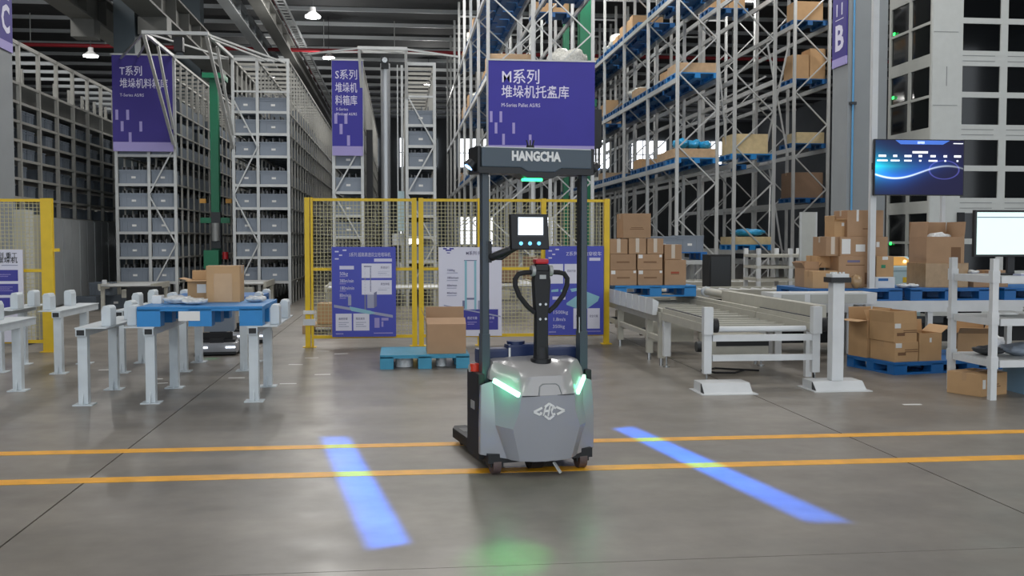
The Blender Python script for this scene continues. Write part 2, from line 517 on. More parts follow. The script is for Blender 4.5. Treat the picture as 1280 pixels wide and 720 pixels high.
def tote_rack(name, label, xs, y0, depth, top, levels, bay, brace_cols, group):
    t = thing(name, label, 'rack', ((xs[0] + xs[-1]) / 2, y0, 0), world_coords=True, group=group)
    w = .075
    for x in xs:
        ubox('upright', x - w / 2, x + w / 2, y0, y0 + w, 0, top, 'galv', t)
    for z in levels:
        for a, b in zip(xs[:-1], xs[1:]):
            ubox('beam', a + w / 2, b - w / 2, y0 + .01, y0 + .05, z - .07, z, 'galv', t)
    ubox('top_beam', xs[0] + w / 2, xs[-1] - w / 2, y0, y0 + .06, top - .08, top, 'galv', t)
    ubox('top_beam', xs[0] + w / 2, xs[-1] - w / 2, y0, y0 + .06, top - .9, top - .85, 'galv', t)
    a, b = xs[brace_cols], xs[brace_cols + 1]
    z = .35; s = 1; step = 1.28
    while z + step < top - .3:
        p, q = ((a, y0 - .02, z), (b, y0 - .02, z + step)) if s > 0 else ((b, y0 - .02, z), (a, y0 - .02, z + step))
        ubar('brace', p, q, .035, .035, 'galv', t); z += step; s = -s
    # everything behind the front frame
    fr = MB(); n = int(depth / bay)
    for k in range(1, n + 1):
        y = y0 + k * bay
        for x in xs: fr.box(x - .022, x + .022, y, y + .045, 0, top)
        fr.box(xs[0], xs[-1], y, y + .05, top - .07, top)
    stuff(fr.build('rear_uprights', 'rack_grey', t))
    rl = MB()
    for z in levels:
        for x in xs: rl.box(x - .025, x + .025, y0 + .08, y0 + depth, z - .05, z - .01)
    for x in xs: rl.box(x - .025, x + .025, y0 + .08, y0 + depth, top - .06, top)
    stuff(rl.build('rear_rails', 'rack_grey', t))
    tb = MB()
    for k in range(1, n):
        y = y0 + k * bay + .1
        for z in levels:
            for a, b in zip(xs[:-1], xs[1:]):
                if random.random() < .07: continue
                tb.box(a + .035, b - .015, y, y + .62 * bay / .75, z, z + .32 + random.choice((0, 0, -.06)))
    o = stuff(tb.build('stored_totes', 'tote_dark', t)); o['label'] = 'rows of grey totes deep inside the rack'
    return t

GT = 'tall tote racks'
T1X = [-7.35, -6.53, -5.86]; T2X = [-4.36, -3.73, -2.93]
rackT1 = tote_rack('tote_rack', 'tall galvanised tote rack under the purple T banner', T1X, 27.6, 24, 6.5, LEV_T, .8, 1, GT)
rackT2 = tote_rack('tote_rack', 'tall galvanised tote rack right of the green crane mast', T2X, 27.6, 24, 6.52, LEV_T, .8, 0, GT)
SLX = [-1.68, -.95]; SRX = [.19, .905]
rackS1 = tote_rack('tote_rack', 'narrow tote rack under the purple S banner', SLX, 26.5, 18, 6.3, LEV_S, .8, 0, GT)
rackS2 = tote_rack('tote_rack', 'narrow tote rack right of the silver crane mast', SRX, 26.5, 18, 6.3, LEV_S, .8, 0, GT)
for xs, lv, y0, h, where, top in ((T1X, LEV_T, 27.6, .36, 'the T banner rack', 4.0), (T2X, LEV_T, 27.6, .36, 'the rack right of the green mast', 9),
                             (SLX, LEV_S, 26.5, .36, 'the S banner rack', 4.0), (SRX, LEV_S, 26.5, .36, 'the rack right of the silver mast', 9)):
    for i, z in enumerate(lv):
        if z > top: continue
        for k, (a, b) in enumerate(zip(xs[:-1], xs[1:])):
            side = (('left', 'right')[k] + ' column, ') if len(xs) > 2 else ''
            tote((a + b) / 2, y0 + .09, z, b - a - .1, .55, h, 'grey tote fronting ' + where + ', ' + side + ORD[i] + ' level up', 'front totes of ' + where)

def gantry(label, name, x0, x1, yf, yr, top, lx, rx, low):
    t = thing(name, label, 'gantry', ((x0 + x1) / 2, yf, top - .2), world_coords=True)
    ubox('front_beam', x0 - .04, x1 + .04, yf - .04, yf + .04, top - .08, top, 'galv', t)
    ubox('rear_beam', x0, x1, yr - .05, yr, top - .1, top - .02, 'galv', t)
    for x, xx in ((x0, lx), (x1, rx)):
        ubar('side_beam', (x, yf, top - .04), (xx, yr, top - .04), .07, .07, 'galv', t)
        ubar('strut', (x, yf, top - .08), (xx, yr - .03, low), .07, .07, 'galv', t)
        ubar('strut', (x, yf + (yr - yf) * .45, top - .08), (xx, yr - .03, low + .35), .06, .06, 'galv', t)
        s = -1 if x == x0 else 1
        ubar('stay', (x, yf, top - .05), (xx + s * 1.35, yr, top - .15), .045, .045, 'galv', t)
        ubar('stay', (x, yf + .5, top - .05), (xx + s * .9, yr, top - .1), .04, .04, 'galv', t)
    ubar('cross_tie', (x0, yf, top - .04), (x1, yr, top - .06), .04, .04, 'galv', t)
    return t
gT = gantry('steel gantry with slanted struts bridging the aisle between the two T racks', 'rack_gantry', -5.86, -4.45, 24.5, 27.58, 6.56, -5.86, -4.36, 4.15)
ubox('camera_box', -5.2, -5.0, 24.55, 24.75, 6.12, 6.44, 'black_plastic', gT)
gS = gantry('steel gantry bridging the aisle between the two S racks', 'rack_gantry', -1.0, .17, 26.1, 26.48, 6.6, -.95, .19, 5.4)

# stacker crane of the T aisle (green), of the S aisle (silver)
t = thing('stacker_crane', 'green stacker crane standing in the aisle between the T racks', 'stacker crane', (-5.1, 29.3, 0), world_coords=True)
ubox('mast', -5.24, -5.02, 29.2, 29.45, .45, 6.2, 'green_machine', t)
ubox('floor_rail', -5.16, -5.04, 28.0, 50, 0, .12, 'dark_steel', t)
ubox('base', -5.45, -4.75, 28.3, 31.5, .12, .4, 'dark_steel', t)
ubox('control_box', -5.35, -4.95, 28.6, 28.95, .95, 1.45, 'green_machine', t)
ubox('lift_carriage', -5.5, -4.7, 29.0, 29.15, 2.2, 2.35, 'green_machine', t)
ubox('motor', -5.2, -4.95, 28.95, 29.18, 1.5, 2.5, 'dark_steel', t)
MB().cyl((-5.08, 28.93, 1.7), (-5.08, 28.93, 2.2), .11, 12).build('drum', 'galv_dull', t, smooth=40)
for x in (-5.5, -4.8):
    ubox('guide_roller', x, x + .16, 28.95, 29.05, 2.75, 2.87, 'orange_cap', t)
ubox('top_carriage', -5.4, -4.85, 29.0, 29.9, 6.2, 6.34, 'green_machine', t)
MB().cyl((-4.8, 28.8, 1.2), (-4.8, 28.8, 1.4), .08, 10).build('beacon', 'red_plastic', t)
t = thing('stacker_crane', 'silver round mast stacker crane between the two S racks', 'stacker crane', (-.36, 27.1, 0), world_coords=True)
MB().cyl((-.36, 27.1, .3), (-.36, 27.1, 6.35), .125, 20).build('mast', 'mast_silver', t, smooth=40)
ubox('floor_rail', -.42, -.3, 26.6, 44, 0, .1, 'dark_steel', t)
ubox('base', -.7, 0.02, 26.6, 28.6, .1, .32, 'dark_steel', t)
ubox('top_wheel_box', -.47, -.27, 26.85, 27.3, 6.2, 6.5, 'black_plastic', t)
MB().cyl((-.37, 26.83, 6.4), (-.37, 26.86, 6.4), .07, 14).build('pulley', 'steel', t, smooth=40)
ubox('cable_chain', -.86, -.7, 26.9, 27.1, 2.3, 4.6, 'black_soft', t)
ubox('guide_rail', .04, .1, 26.95, 27.05, .3, 6.3, 'galv', t)
ubox('guide_rail', -.06, -.03, 26.95, 27.05, .3, 6.3, 'galv', t)
ubox('load_panel', -.05, .12, 26.7, 26.72, 1.95, 3.0, 'desk_blue', t)
ubox('load_carriage', -.2, .12, 27.0, 27.6, 1.6, 1.9, 'white_paint', t)

# ---------------------------------------------------------------- far left rack
XL = -8.75
LY = [23.6 + 1.31 * k for k in range(14)]
t = thing('shelf_rack', 'long dim tote rack receding along the left side', 'rack', (XL, 24, 0), world_coords=True, group=GT)
LEV_L = [2.3 + .44 * k for k in range(8)]
for i, y in enumerate(LY):
    ubox('upright', XL - .08, XL, y - .045, y + .045, 0, 6.32, 'rack_grey', t)
    ubox('upright', XL - 1.38, XL - 1.3, y - .045, y + .045, 0, 6.32, 'rack_grey', t)
    ubox('top_tie', XL - 1.3, XL - .08, y - .03, y + .03, 6.22, 6.3, 'purlin', t)
for z in LEV_L:
    ubox('shelf_beam', XL - .06, XL - .01, LY[0], LY[-1], z - .06, z, 'rack_grey', t)
    ubox('shelf_deck', XL - 1.3, XL - .07, LY[0], LY[-1], z - .03, z - .01, 'galv_dull', t)
ubox('top_rail', XL - .06, XL, LY[0], LY[-1], 6.24, 6.32, 'rack_grey', t)
n = 0
for i in range(9):
    for j, z in enumerate(LEV_L[:6]):
        for k in range(2):
            if random.random() < .12: continue
            y = LY[i] + .36 + k * .56
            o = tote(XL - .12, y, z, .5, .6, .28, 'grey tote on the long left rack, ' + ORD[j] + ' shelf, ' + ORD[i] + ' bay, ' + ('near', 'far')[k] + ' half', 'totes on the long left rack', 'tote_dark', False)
            o.rotation_euler = (0, 0, math.pi / 2); n += 1
# tall metal cabinets below
for i in range(7):
    y0 = 23.7 + 1.31 * i
    cbx = thing('tall_cabinet', ['first', 'second', 'third', 'fourth', 'fifth', 'sixth', 'seventh'][i] + ' grey metal cabinet from the fence along the long left rack', 'cabinet', (XL, y0, 0), world_coords=True, group='grey cabinets below the long left rack')
    ubox('body', XL + .02, XL + .42, y0, y0 + 1.27, .1, 2.25, 'cabinet', cbx)
    for k in range(2):
        ubox('door', XL + .42, XL + .445, y0 + .03 + k * .62, y0 + .62 + k * .62, .14, 2.21, 'cabinet', cbx)
    ubox('plinth', XL + .04, XL + .4, y0, y0 + 1.27, 0, .1, 'black_soft', cbx)
# dark crates on the floor by the cabinets
for i, (x, y, z) in enumerate(((-7.75, 26.0, 0), (-7.15, 26.6, 0), (-7.45, 26.4, .34))):
    tote(x, y, z, .56, .4, .33, ['dark crate on the floor in front of the cabinets, left of two', 'dark crate on the floor in front of the cabinets, right of two', 'dark crate on top of the two crates by the cabinets'][i], 'dark crates by the cabinets', 'tote_dark')

# ---------------------------------------------------------------- banners
def banner(label, x0, x1, y, z0, z1, strip, lines, bars, m='banner', hang=.16):
    t = thing('banner', label, 'banner', ((x0 + x1) / 2, y, z0), world_coords=True, group='purple banners hung on the racks')
    ubox('cloth', x0, x1, y, y + .02, z0 + strip, z1, m, t)
    if strip: ubox('lower_strip', x0, x1, y, y + .02, z0, z0 + strip, 'lavender', t)
    ubox('top_rod', x0 - .03, x1 + .03, y - .01, y + .03, z1, z1 + .04, 'galv', t)
    for xx in (x0 + .05, x1 - .05): ubox('hanger', xx - .02, xx + .02, y + .02, y + hang, z1 - .1, z1 - .06, 'galv', t)
    for (s_, x, z, size, width, b) in lines:
        text('lettering', s_, x, y - .003, z, size, 'letter', t, width=width, bold=b)
    for (x, z, w, h) in bars:
        ubox('mark', x - w / 2, x + w / 2, y - .004, y, z - h / 2, z + h / 2, 'lavender', t)
    return t
def bars_of(x0, x1, zt, zb, pts, bw, bh):
    return [(x0 + u * (x1 - x0), zt - v * (zt - zb), bw, bh) for u, v in pts]
banner('large purple banner reading T over the left tote rack', -7.37, -5.86, 27.42, 4.03, 6.5, .24,
       [('T系列', -7.18, 6.0, .27, .56, .008), ('堆垛机料箱库', -7.18, 5.68, .27, 1.2, .008), ('T-Series AS/RS', -7.18, 5.44, .11, .6, 0)],
       bars_of(-7.37, -5.86, 6.5, 4.03, [(.07, .62), (.25, .62), (.155, .74), (.465, .74), (.285, .855)], .07, .26), 'banner_deep')
banner('narrow purple banner reading S on the middle tote rack', -1.70, -.93, 26.35, 3.88, 6.28, .24,
       [('S系列', -1.62, 5.83, .27, .55, .008), ('堆垛机', -1.62, 5.5, .27, .55, .008), ('料箱库', -1.62, 5.18, .27, .55, .008), ('S-Series', -1.6, 5.02, .1, .3, 0), ('Miniload AS/RS', -1.6, 4.9, .1, .52, 0)],
       bars_of(-1.7, -.93, 6.28, 3.88, [(.12, .61), (.45, .61), (.29, .72), (.53, .84)], .075, .26))
banner('widest purple banner reading M on the pallet racks behind the truck', 2.36, 5.23, 27.15, 4.02, 6.5, .24,
       [('M系列', 2.70, 5.93, .42, 1.0, .008), ('堆垛机托盘库', 2.70, 5.55, .36, 1.82, .008), ('M-Series Pallet AS/RS', 2.70, 5.28, .14, 1.04, 0)],
       bars_of(2.36, 5.23, 6.5, 4.02, [(.025, .60), (.115, .60), (.07, .72), (.235, .72), (.14, .84), (.39, .845)], .07, .29), hang=.36)
# ---------------------------------------------------------------- pallets, cartons
def pallet_mb(w, d, h, deck=.03):
    b = MB()
    nb = 7
    b.box(-w / 2, w / 2, 0, d, h - deck, h)
    return b
def pallet(label, x, y, z, w, d, h=.15, rz=0., m='blue_plastic', group='blue plastic pallets', runners=True, bwf=.145):
    # x, y: middle of the front edge
    t = thing('plastic_pallet', label, 'pallet', (x, y, z), rz, group)
    bw = w * bwf; bd = d * .15
    fr = MB().box(-w / 2, w / 2, 0, d, h - .022, h)
    fr.box(-w / 2, w / 2, 0, .03, h - .05, h - .022).box(-w / 2, w / 2, d - .03, d, h - .05, h - .022)
    fr.box(-w / 2, -w / 2 + .03, .03, d - .03, h - .05, h - .022).box(w / 2 - .03, w / 2, .03, d - .03, h - .05, h - .022)
    fr.build('deck', m, t, bevel=.004)
    for ix in range(3):
        for iy in range(3):
            xa = (-w / 2, -bw / 2, w / 2 - bw)[ix]; ya = (0, d / 2 - bd / 2, d - bd)[iy]
            ubox('block', xa, xa + bw, ya, ya + bd, .025 if runners else 0, h - .022, m, t)
    if not runners: return t
    for ix in range(3):
        xa = (-w / 2, -bw / 2, w / 2 - bw)[ix]
        ubox('runner', xa, xa + bw, 0, d, 0, .025, m, t)
    for iy in (0, 2):
        ya = (0, 0, d - bd)[iy]
        ubox('runner', -w / 2 + bw, -bw / 2, ya, ya + bd * .8, 0, .025, m, t)
        ubox('runner', bw / 2, w / 2 - bw, ya, ya + bd * .8, 0, .025, m, t)
    return t

_pm = {}
def far_pallet(label, x, y, z, w, d, group, m='blue_shaded', h=.15, rz=0):
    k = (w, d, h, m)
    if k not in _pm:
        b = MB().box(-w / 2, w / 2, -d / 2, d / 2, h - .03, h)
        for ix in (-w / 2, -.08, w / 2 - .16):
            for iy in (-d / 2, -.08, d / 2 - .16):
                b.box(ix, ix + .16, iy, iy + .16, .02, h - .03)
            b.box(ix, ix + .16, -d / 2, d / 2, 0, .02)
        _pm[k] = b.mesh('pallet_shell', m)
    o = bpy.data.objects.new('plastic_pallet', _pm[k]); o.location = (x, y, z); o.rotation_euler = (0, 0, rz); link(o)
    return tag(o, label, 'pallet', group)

def carton(label, x, y, z, w, d, h, rz=0., m='cardboard', tape=True, stick=(), prints=(), open_=None, flaps=None, group='cardboard boxes', tape_m='tape', vtape=False):
    """x, y: middle of the front face's bottom edge; open_: True for an open top with flaps (front, back, left, right angles in degrees from upright)"""
    t = thing('cardboard_box', label, 'box', (x, y, z), rz, group)
    th = .012
    if open_:
        b = MB().box(-w / 2, w / 2, 0, d, 0, th)
        b.box(-w / 2, w / 2, 0, th, th, h).box(-w / 2, w / 2, d - th, d, th, h)
        b.box(-w / 2, -w / 2 + th, th, d - th, th, h).box(w / 2 - th, w / 2, th, d - th, th, h)
        b.build('body', m, t)
        fl = flaps or (60, -30, 45, 45)
        L = min(w, d) * .42
        for k, a in enumerate(fl):
            if a is None: continue
            s, cc = math.sin(R(a)) * L, math.cos(R(a)) * L
            f = MB()
            e = .006
            if k == 0: f.add([(-w / 2, 0, h), (w / 2, 0, h), (w / 2, -s, h + cc), (-w / 2, -s, h + cc), (-w / 2, e, h), (w / 2, e, h), (w / 2, e - s, h + cc + e), (-w / 2, e - s, h + cc + e)], CUBE_F)
            if k == 1: f.add([(-w / 2, d, h), (w / 2, d, h), (w / 2, d + s, h + cc), (-w / 2, d + s, h + cc), (-w / 2, d + e, h), (w / 2, d + e, h), (w / 2, d + s + e, h + cc + e), (-w / 2, d + s + e, h + cc + e)], CUBE_F)
            if k == 2: f.add([(-w / 2, 0, h), (-w / 2, d, h), (-w / 2 - s, d, h + cc), (-w / 2 - s, 0, h + cc), (-w / 2 + e, 0, h), (-w / 2 + e, d, h), (-w / 2 - s + e, d, h + cc + e), (-w / 2 - s + e, 0, h + cc + e)], CUBE_F)
            if k == 3: f.add([(w / 2, 0, h), (w / 2, d, h), (w / 2 + s, d, h + cc), (w / 2 + s, 0, h + cc), (w / 2 - e, 0, h), (w / 2 - e, d, h), (w / 2 + s - e, d, h + cc + e), (w / 2 + s - e, 0, h + cc + e)], CUBE_F)
            f.build('flap', 'cardboard_light' if m == 'cardboard_light' else m, t)
    else:
        b = MB()
        b.box(-w / 2, w / 2, 0, d, 0, h)
        b.build('body', m, t, bevel=.006)
        MB().box(-w / 2, w / 2, d / 2 - .002, d / 2 + .002, h, h + .002).build('seam', 'print_brown', t)
    if tape and not open_:
        if vtape:
            ubox('tape', -.03, .03, -.003, 0, h * .1, h, tape_m, t)
        ubox('tape', -w / 2, w / 2, d / 2 - .03, d / 2 + .03, h + .0005, h + .0025, tape_m, t)
        for s in (-1, 1):
            ubox('tape', s * w / 2, s * (w / 2 + .002), d / 2 - .03, d / 2 + .03, h - .09, h, tape_m, t)
    for (u, v, sw, sh) in stick:
        ubox('sticker', u * w - sw / 2, u * w + sw / 2, -.004, 0, v * h - sh / 2, v * h + sh / 2, 'sticker', t)
    for (u, v, sw, sh, pm) in prints:
        ubox('print', u * w - sw / 2, u * w + sw / 2, -.003, 0, v * h - sh / 2, v * h + sh / 2, pm, t)
    nest(t, [('tape', 'body'), ('sticker', 'body'), ('print', 'body'), ('seam', 'body')])
    return t

def blob(name, label, cat, x, y, z, w, d, h, m, seed=0, group=None, n=9):
    """a crumpled lump: bag, wrapped goods"""
    rnd = random.Random(seed)
    bm = bmesh.new()
    bmesh.ops.create_icosphere(bm, subdivisions=3, radius=1)
    for v in bm.verts:
        r = 1 + rnd.uniform(-.1, .1) + .12 * math.sin(5 * v.co.x + seed) * math.cos(4 * v.co.y)
        zz = v.co.z
        v.co = Vector((math.copysign(abs(v.co.x) ** .7, v.co.x) * w / 2 * r, math.copysign(abs(v.co.y) ** .7, v.co.y) * d / 2 * r, max(0, (zz * .5 + .5)) ** .8 * h * r if zz > -.9 else 0))
    mi = min(v.co.z for v in bm.verts)
    for v in bm.verts: v.co.z -= mi
    for f in bm.faces: f.smooth = True
    me = bpy.data.meshes.new(name); bm.to_mesh(me); bm.free(); me.materials.append(M(m))
    o = bpy.data.objects.new(name, me); o.location = (x, y, z); link(o)
    return tag(o, label, cat, group)

# ---------------------------------------------------------------- pallet racks (M series)
def pallet_rack(label, x0, x1, ys, top, levels, near=2, group='steel pallet racks', front_only=False):
    t = thing('pallet_rack', label, 'rack', ((x0 + x1) / 2, ys[0], 0), world_coords=True, group=group)
    w = .09
    for i, y in enumerate(ys):
        fr = MB().box(x0, x0 + w, y, y + .07, 0, top).build('frame_post', 'galv' if i < 6 else 'galv_dull', t)  # rearmost posts in a darker galv, their dimness put into the colour
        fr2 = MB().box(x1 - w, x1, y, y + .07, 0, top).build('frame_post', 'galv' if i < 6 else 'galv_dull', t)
        z = .3; s = 1; k = 0
        while z < top - .9:
            a, b = (x0 + w, x1 - w) if s > 0 else (x1 - w, x0 + w)
            if i < 3: ubar('brace', (a, y + .035, z), (b, y + .035, z + 1.0), .05, .035, 'galv', t)
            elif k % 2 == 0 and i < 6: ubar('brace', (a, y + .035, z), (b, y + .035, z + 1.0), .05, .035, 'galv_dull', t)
            z += 1.0; s = -s; k += 1
        ubox('tie', x0 + w, x1 - w, y + .01, y + .05, top - .6, top - .53, 'galv', t)
    for z in levels:
        for x in (x0 + .01, x1 - .07):
            ubox('beam', x, x + .06, ys[0] + .07, ys[-1], z - .13, z, 'galv', t)
    return t
AY = [27.5 + 3.36 * k for k in range(8)]
LEV_M = [1.45, 3.86, 6.2, 8.52]
GR = 'steel pallet racks'
pallet_rack('pallet rack right of the M aisle, nearest the stacked brown cartons', 7.57, 8.80, AY, 11.2, LEV_M, group=GR)
pallet_rack('second pallet rack right of the M aisle, back to back with the first', 9.20, 10.43, AY, 11.2, LEV_M, group=GR)
pallet_rack('pallet rack holding the left edge of the M banner', 2.34, 3.64, AY, 11.2, LEV_M, group=GR)
pallet_rack('pallet rack holding the right edge of the M banner', 4.03, 5.29, AY, 11.2, LEV_M, group=GR)
CY = [30.5 + 3.36 * k for k in range(5)]
pallet_rack('dim far pallet rack left of the grey B column', 12.1, 13.3, CY, 11.2, [1.0, 2.9, 4.6, 6.6, 8.4], group=GR)
for (p, q, lab) in (((8.98, 27.8, .2), (8.98, 31, 3.8), 0), ((8.98, 30.9, 3.7), (8.98, 27.9, 7.2), 0)): pass

def load(label, x, y, z, w, d, h, kind, group, cat='load'):
    if kind == 'wood':
        o = MB().box(-w / 2, w / 2, -d / 2, d / 2, 0, h).build('wooden_crate', 'wood', None, bevel=.01); cat = 'crate'
    elif kind == 'pale':
        o = MB().box(-w / 2, w / 2, -d / 2, d / 2, 0, h).build('wooden_crate', 'wood_pale', None, bevel=.01); cat = 'crate'
    elif kind == 'cartons':
        b = MB(); n = 2
        for i in range(2):
            for j in range(2):
                hh = h * random.uniform(.75, 1)
                b.box(-w / 2 + i * w / 2 + .01, -w / 2 + (i + 1) * w / 2 - .01, -d / 2 + j * d / 2 + .01, -d / 2 + (j + 1) * d / 2 - .01, 0, hh)
        o = b.build('carton_load', 'cardboard_light', None)
    else:
        o = blob('wrapped_load', label, cat, x, y, z, w, d, h, 'wrap' if kind == 'wrap' else 'blue_bag', seed=int(x * 7 + y * 3), group=group)
        return o
    o.location = (x, y, z)
    return tag(o, label, cat, group)

LV = {1: ['upper', 'middle', 'lower']}
def fill_row(x0, x1, levels, ylist, where, first_loads, rnd, dens):
    xm = (x0 + x1) / 2
    for li, z in enumerate(levels):
        for i, y in enumerate(ylist):
            if i == 0 and (li) in first_loads: continue
            if rnd.random() > dens: continue
            pos = ', ' + ORD[li] + ' level, ' + ORD[i] + ' from front'
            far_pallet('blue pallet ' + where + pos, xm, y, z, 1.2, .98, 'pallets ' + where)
            r = rnd.random()
            if r < .3: load('brown cartons ' + where + pos, xm, y, z + .15, 1.05, .9, rnd.uniform(.25, .7), 'cartons', 'carton loads ' + where)
            elif r < .45: load('wrapped goods ' + where + pos, xm, y, z + .15, 1.0, .85, rnd.uniform(.3, .6), 'wrap', 'wrapped loads ' + where)
            elif r < .6: load('wooden crate ' + where + pos, xm, y, z + .15, 1.15, .95, .25, 'wood', 'crates ' + where)
YP = [28.12 + 1.12 * k for k in range(18)]
rnd = random.Random(3)
fill_row(7.57, 8.8, LEV_M[1:], YP, 'in the rack right of the M aisle', (0, 1), rnd, .93)
fill_row(9.2, 10.43, LEV_M[1:], YP[:4], 'in the second rack right of the M aisle', (0, 1, 2), rnd, .25)
fill_row(2.34, 3.64, LEV_M[1:], YP[:13], 'behind the M banner, left rack', (1,), rnd, .95)
fill_row(4.03, 5.29, [6.2, 8.52], YP[:4], 'behind the M banner, right rack', (0,), rnd, .7)
for i, (x, y, z, w, h, kind, lab) in enumerate(((12.45, 31.2, 6.6, .55, .75, 'cart', 'orange brown carton, left of two, high in the dim rack left of the B column'), (13.0, 31.2, 6.6, .5, .95, 'cart', 'tall orange carton, right of two, high in the dim rack left of the B column'),
        (12.8, 31.2, 4.6, .9, .35, 'pale', 'flat pale crate at mid height in the dim rack left of the B column'), (12.7, 31.2, 2.9, 1.05, .8, 'dark', 'wide dull brown carton low in the dim rack left of the B column'),
        (12.7, 31.2, 8.4, .9, .6, 'cart', 'carton on the topmost level of the dim rack left of the B column'))):
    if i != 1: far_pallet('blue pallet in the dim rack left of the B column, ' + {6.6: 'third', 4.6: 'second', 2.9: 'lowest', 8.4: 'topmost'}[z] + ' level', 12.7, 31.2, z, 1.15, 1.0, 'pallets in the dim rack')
    if kind == 'cart': carton(lab, x, 30.8, z + .15, w, .7, h, m='cardboard_light', group=None)
    elif kind == 'dark': carton(lab, x, 30.8, z + .15, w, .8, h, m='cardboard_dark', group=None)
    else: load(lab, x, y, z + .15, w, .8, h, 'pale', None)
# loads that can be told apart at the rack fronts
PG = 'pallets at the rack fronts'
far_pallet('blue pallet at the front of the right rack under the blue bags', 8.19, 28.1, 3.86, 1.22, 1.1, PG, 'blue_plastic')
load('wooden frame crate under the blue bags on the right rack', 8.15, 28.1, 4.01, 1.2, 1.05, .25, 'wood', None)
for i in range(3):
    load(['left', 'middle', 'right'][i] + ' of three bright blue bags on the wooden crate in the right rack', 7.85 + .33 * i, 28.05, 4.26, .36, .7, .3 - .03 * i, 'bag', 'blue bags on the crate', 'bag')
far_pallet('blue pallet high at the front of the right rack under a flat crate', 8.19, 28.1, 6.2, 1.22, 1.1, PG, 'blue_plastic')
load('flat wooden crate high at the front of the right rack', 8.19, 28.1, 6.35, 1.15, 1.05, .27, 'wood', None)
far_pallet('blue pallet at the front of the second right rack under a square pale crate', 9.81, 28.1, 3.98, 1.3, 1.1, PG, 'blue_plastic')
load('square pale plywood crate at the front of the second right rack', 9.72, 28.05, 4.13, 1.0, 1.0, .55, 'pale', None)
far_pallet('blue pallet low at the front of the second right rack', 9.81, 28.1, 1.45, 1.2, 1.1, PG, 'blue_plastic')
load('low pale wooden crate on the lowest level of the second right rack', 9.8, 28.1, 1.6, 1.15, 1.05, .22, 'pale', None)
load('crumpled blue bag on the low crate in the second right rack', 9.85, 28.1, 1.82, .9, .8, .22, 'bag', None, 'bag')
far_pallet('blue pallet just above the M banner under a flat crate', 2.99, 28.12, 6.2, 1.2, 1.0, PG, 'blue_plastic')
load('flat wooden crate just above the left half of the M banner', 2.99, 28.12, 6.35, 1.2, .95, .42, 'wood', None)
far_pallet('blue pallet just above the M banner under film wrapped goods', 4.66, 28.12, 6.2, 1.2, 1.0, PG, 'blue_plastic')
load('film wrapped goods just above the right half of the M banner', 4.6, 28.12, 6.35, 1.1, .9, .62, 'wrap', None)
# big beams of the cross bracing in front of the second rack
t = thing('rack_bracing', 'loose diagonal bracing rods between the right racks and the B column', 'bracing', (10.5, 28.5, 0), world_coords=True)
for p, q in (((10.5, 28.2, .2), (11.4, 30.5, 3.4)), ((11.2, 28.6, .6), (10.55, 28.6, 4.4)), ((10.5, 28.6, 4.2), (11.2, 28.6, 7.4)), ((11.2, 28.6, 4.2), (10.55, 28.6, 7.4)), ((8.9, 28, 5.6), (10.3, 28, 6.35)), ((9.3, 28.2, 3.9), (8.95, 28.2, 7.1))):
    ubar('rod', p, q, .045, .045, 'galv', t)
# green pallet crane in the M aisle
t = thing('pallet_crane', 'tall green twin mast pallet crane deep in the M aisle', 'stacker crane', (6.3, 35, 0), world_coords=True)
ubox('mast', 6.22, 6.62, 35, 35.5, .4, 11, 'green_machine', t)
ubox('mast', 5.68, 5.86, 35.1, 35.4, .4, 11, 'green_machine', t)
ubox('base', 5.6, 7.0, 34.3, 37.5, .1, .45, 'dark_steel', t)
ubox('cabin', 5.9, 6.9, 34.5, 35, 4.9, 6.2, 'dark_steel', t)
ubox('lift_beam', 5.6, 6.8, 34.9, 35.05, 6.35, 6.6, 'green_machine', t)
# ---------------------------------------------------------------- yellow mesh fences
def fence_panel(t, x0, x1, y, top, bottom=.14, mid=1.26):
    ubox('rail', x0, x1, y - .02, y + .02, top - .045, top, 'yellow_paint', t)
    ubox('rail', x0, x1, y - .02, y + .02, bottom, bottom + .05, 'yellow_paint', t)
    ubox('rail', x0, x1, y - .018, y + .018, mid - .022, mid + .022, 'yellow_paint', t)
    b = MB(); n = int((x1 - x0) / .0585)
    for k in range(1, n):
        x = x0 + (x1 - x0) * k / n; b.box(x - .0042, x + .0042, y - .004, y + .004, bottom + .05, top - .045)
    z = bottom + .1
    while z < top - .06:
        b.box(x0, x1, y + .004, y + .011, z - .0042, z + .0042); z += .0585
    stuff(b.build('wire_mesh', 'yellow_wire', t))
def fence_post(t, x0, x1, y, top):
    ubox('post', x0, x1, y - .04, y + .04, .012, top, 'yellow_paint', t)
    ubox('foot_plate', x0 - .04, x1 + .04, y - .08, y + .08, 0, .012, 'yellow_paint', t)
YF = 16.6
f1 = thing('mesh_fence', 'long yellow wire mesh safety fence behind the truck', 'fence', (1, YF, 0), world_coords=True)
for (a, b) in ((-1.52, -1.44), (.19, .27), (.30, .38), (1.26, 1.34), (2.31, 2.39), (3.36, 3.45)): fence_post(f1, a, b, YF, 2.41)
fence_post(f1, -1.425, -1.39, YF, 2.41)
for (a, b) in ((-1.39, .19), (.38, 1.26), (1.34, 2.31), (2.39, 3.36)): fence_panel(f1, a, b, YF, 2.40)
ubox('latch', -1.55, -1.36, YF - .07, YF - .04, .36, .46, 'white_paint', f1)
ubox('latch', -1.55, -1.38, YF - .07, YF - .04, .54, .6, 'sticker', f1)
f2 = thing('mesh_fence', 'yellow wire mesh safety fence at the left picture edge', 'fence', (-7, 16.35, 0), world_coords=True)
fence_post(f2, -5.48, -5.31, 16.35, 2.37)
fence_post(f2, -7.0, -6.92, 16.35, 2.37); fence_post(f2, -8.5, -8.42, 16.35, 2.37)
for (a, b) in ((-6.92, -5.48), (-8.42, -7.0)): fence_panel(f2, a, b, 16.35, 2.36)
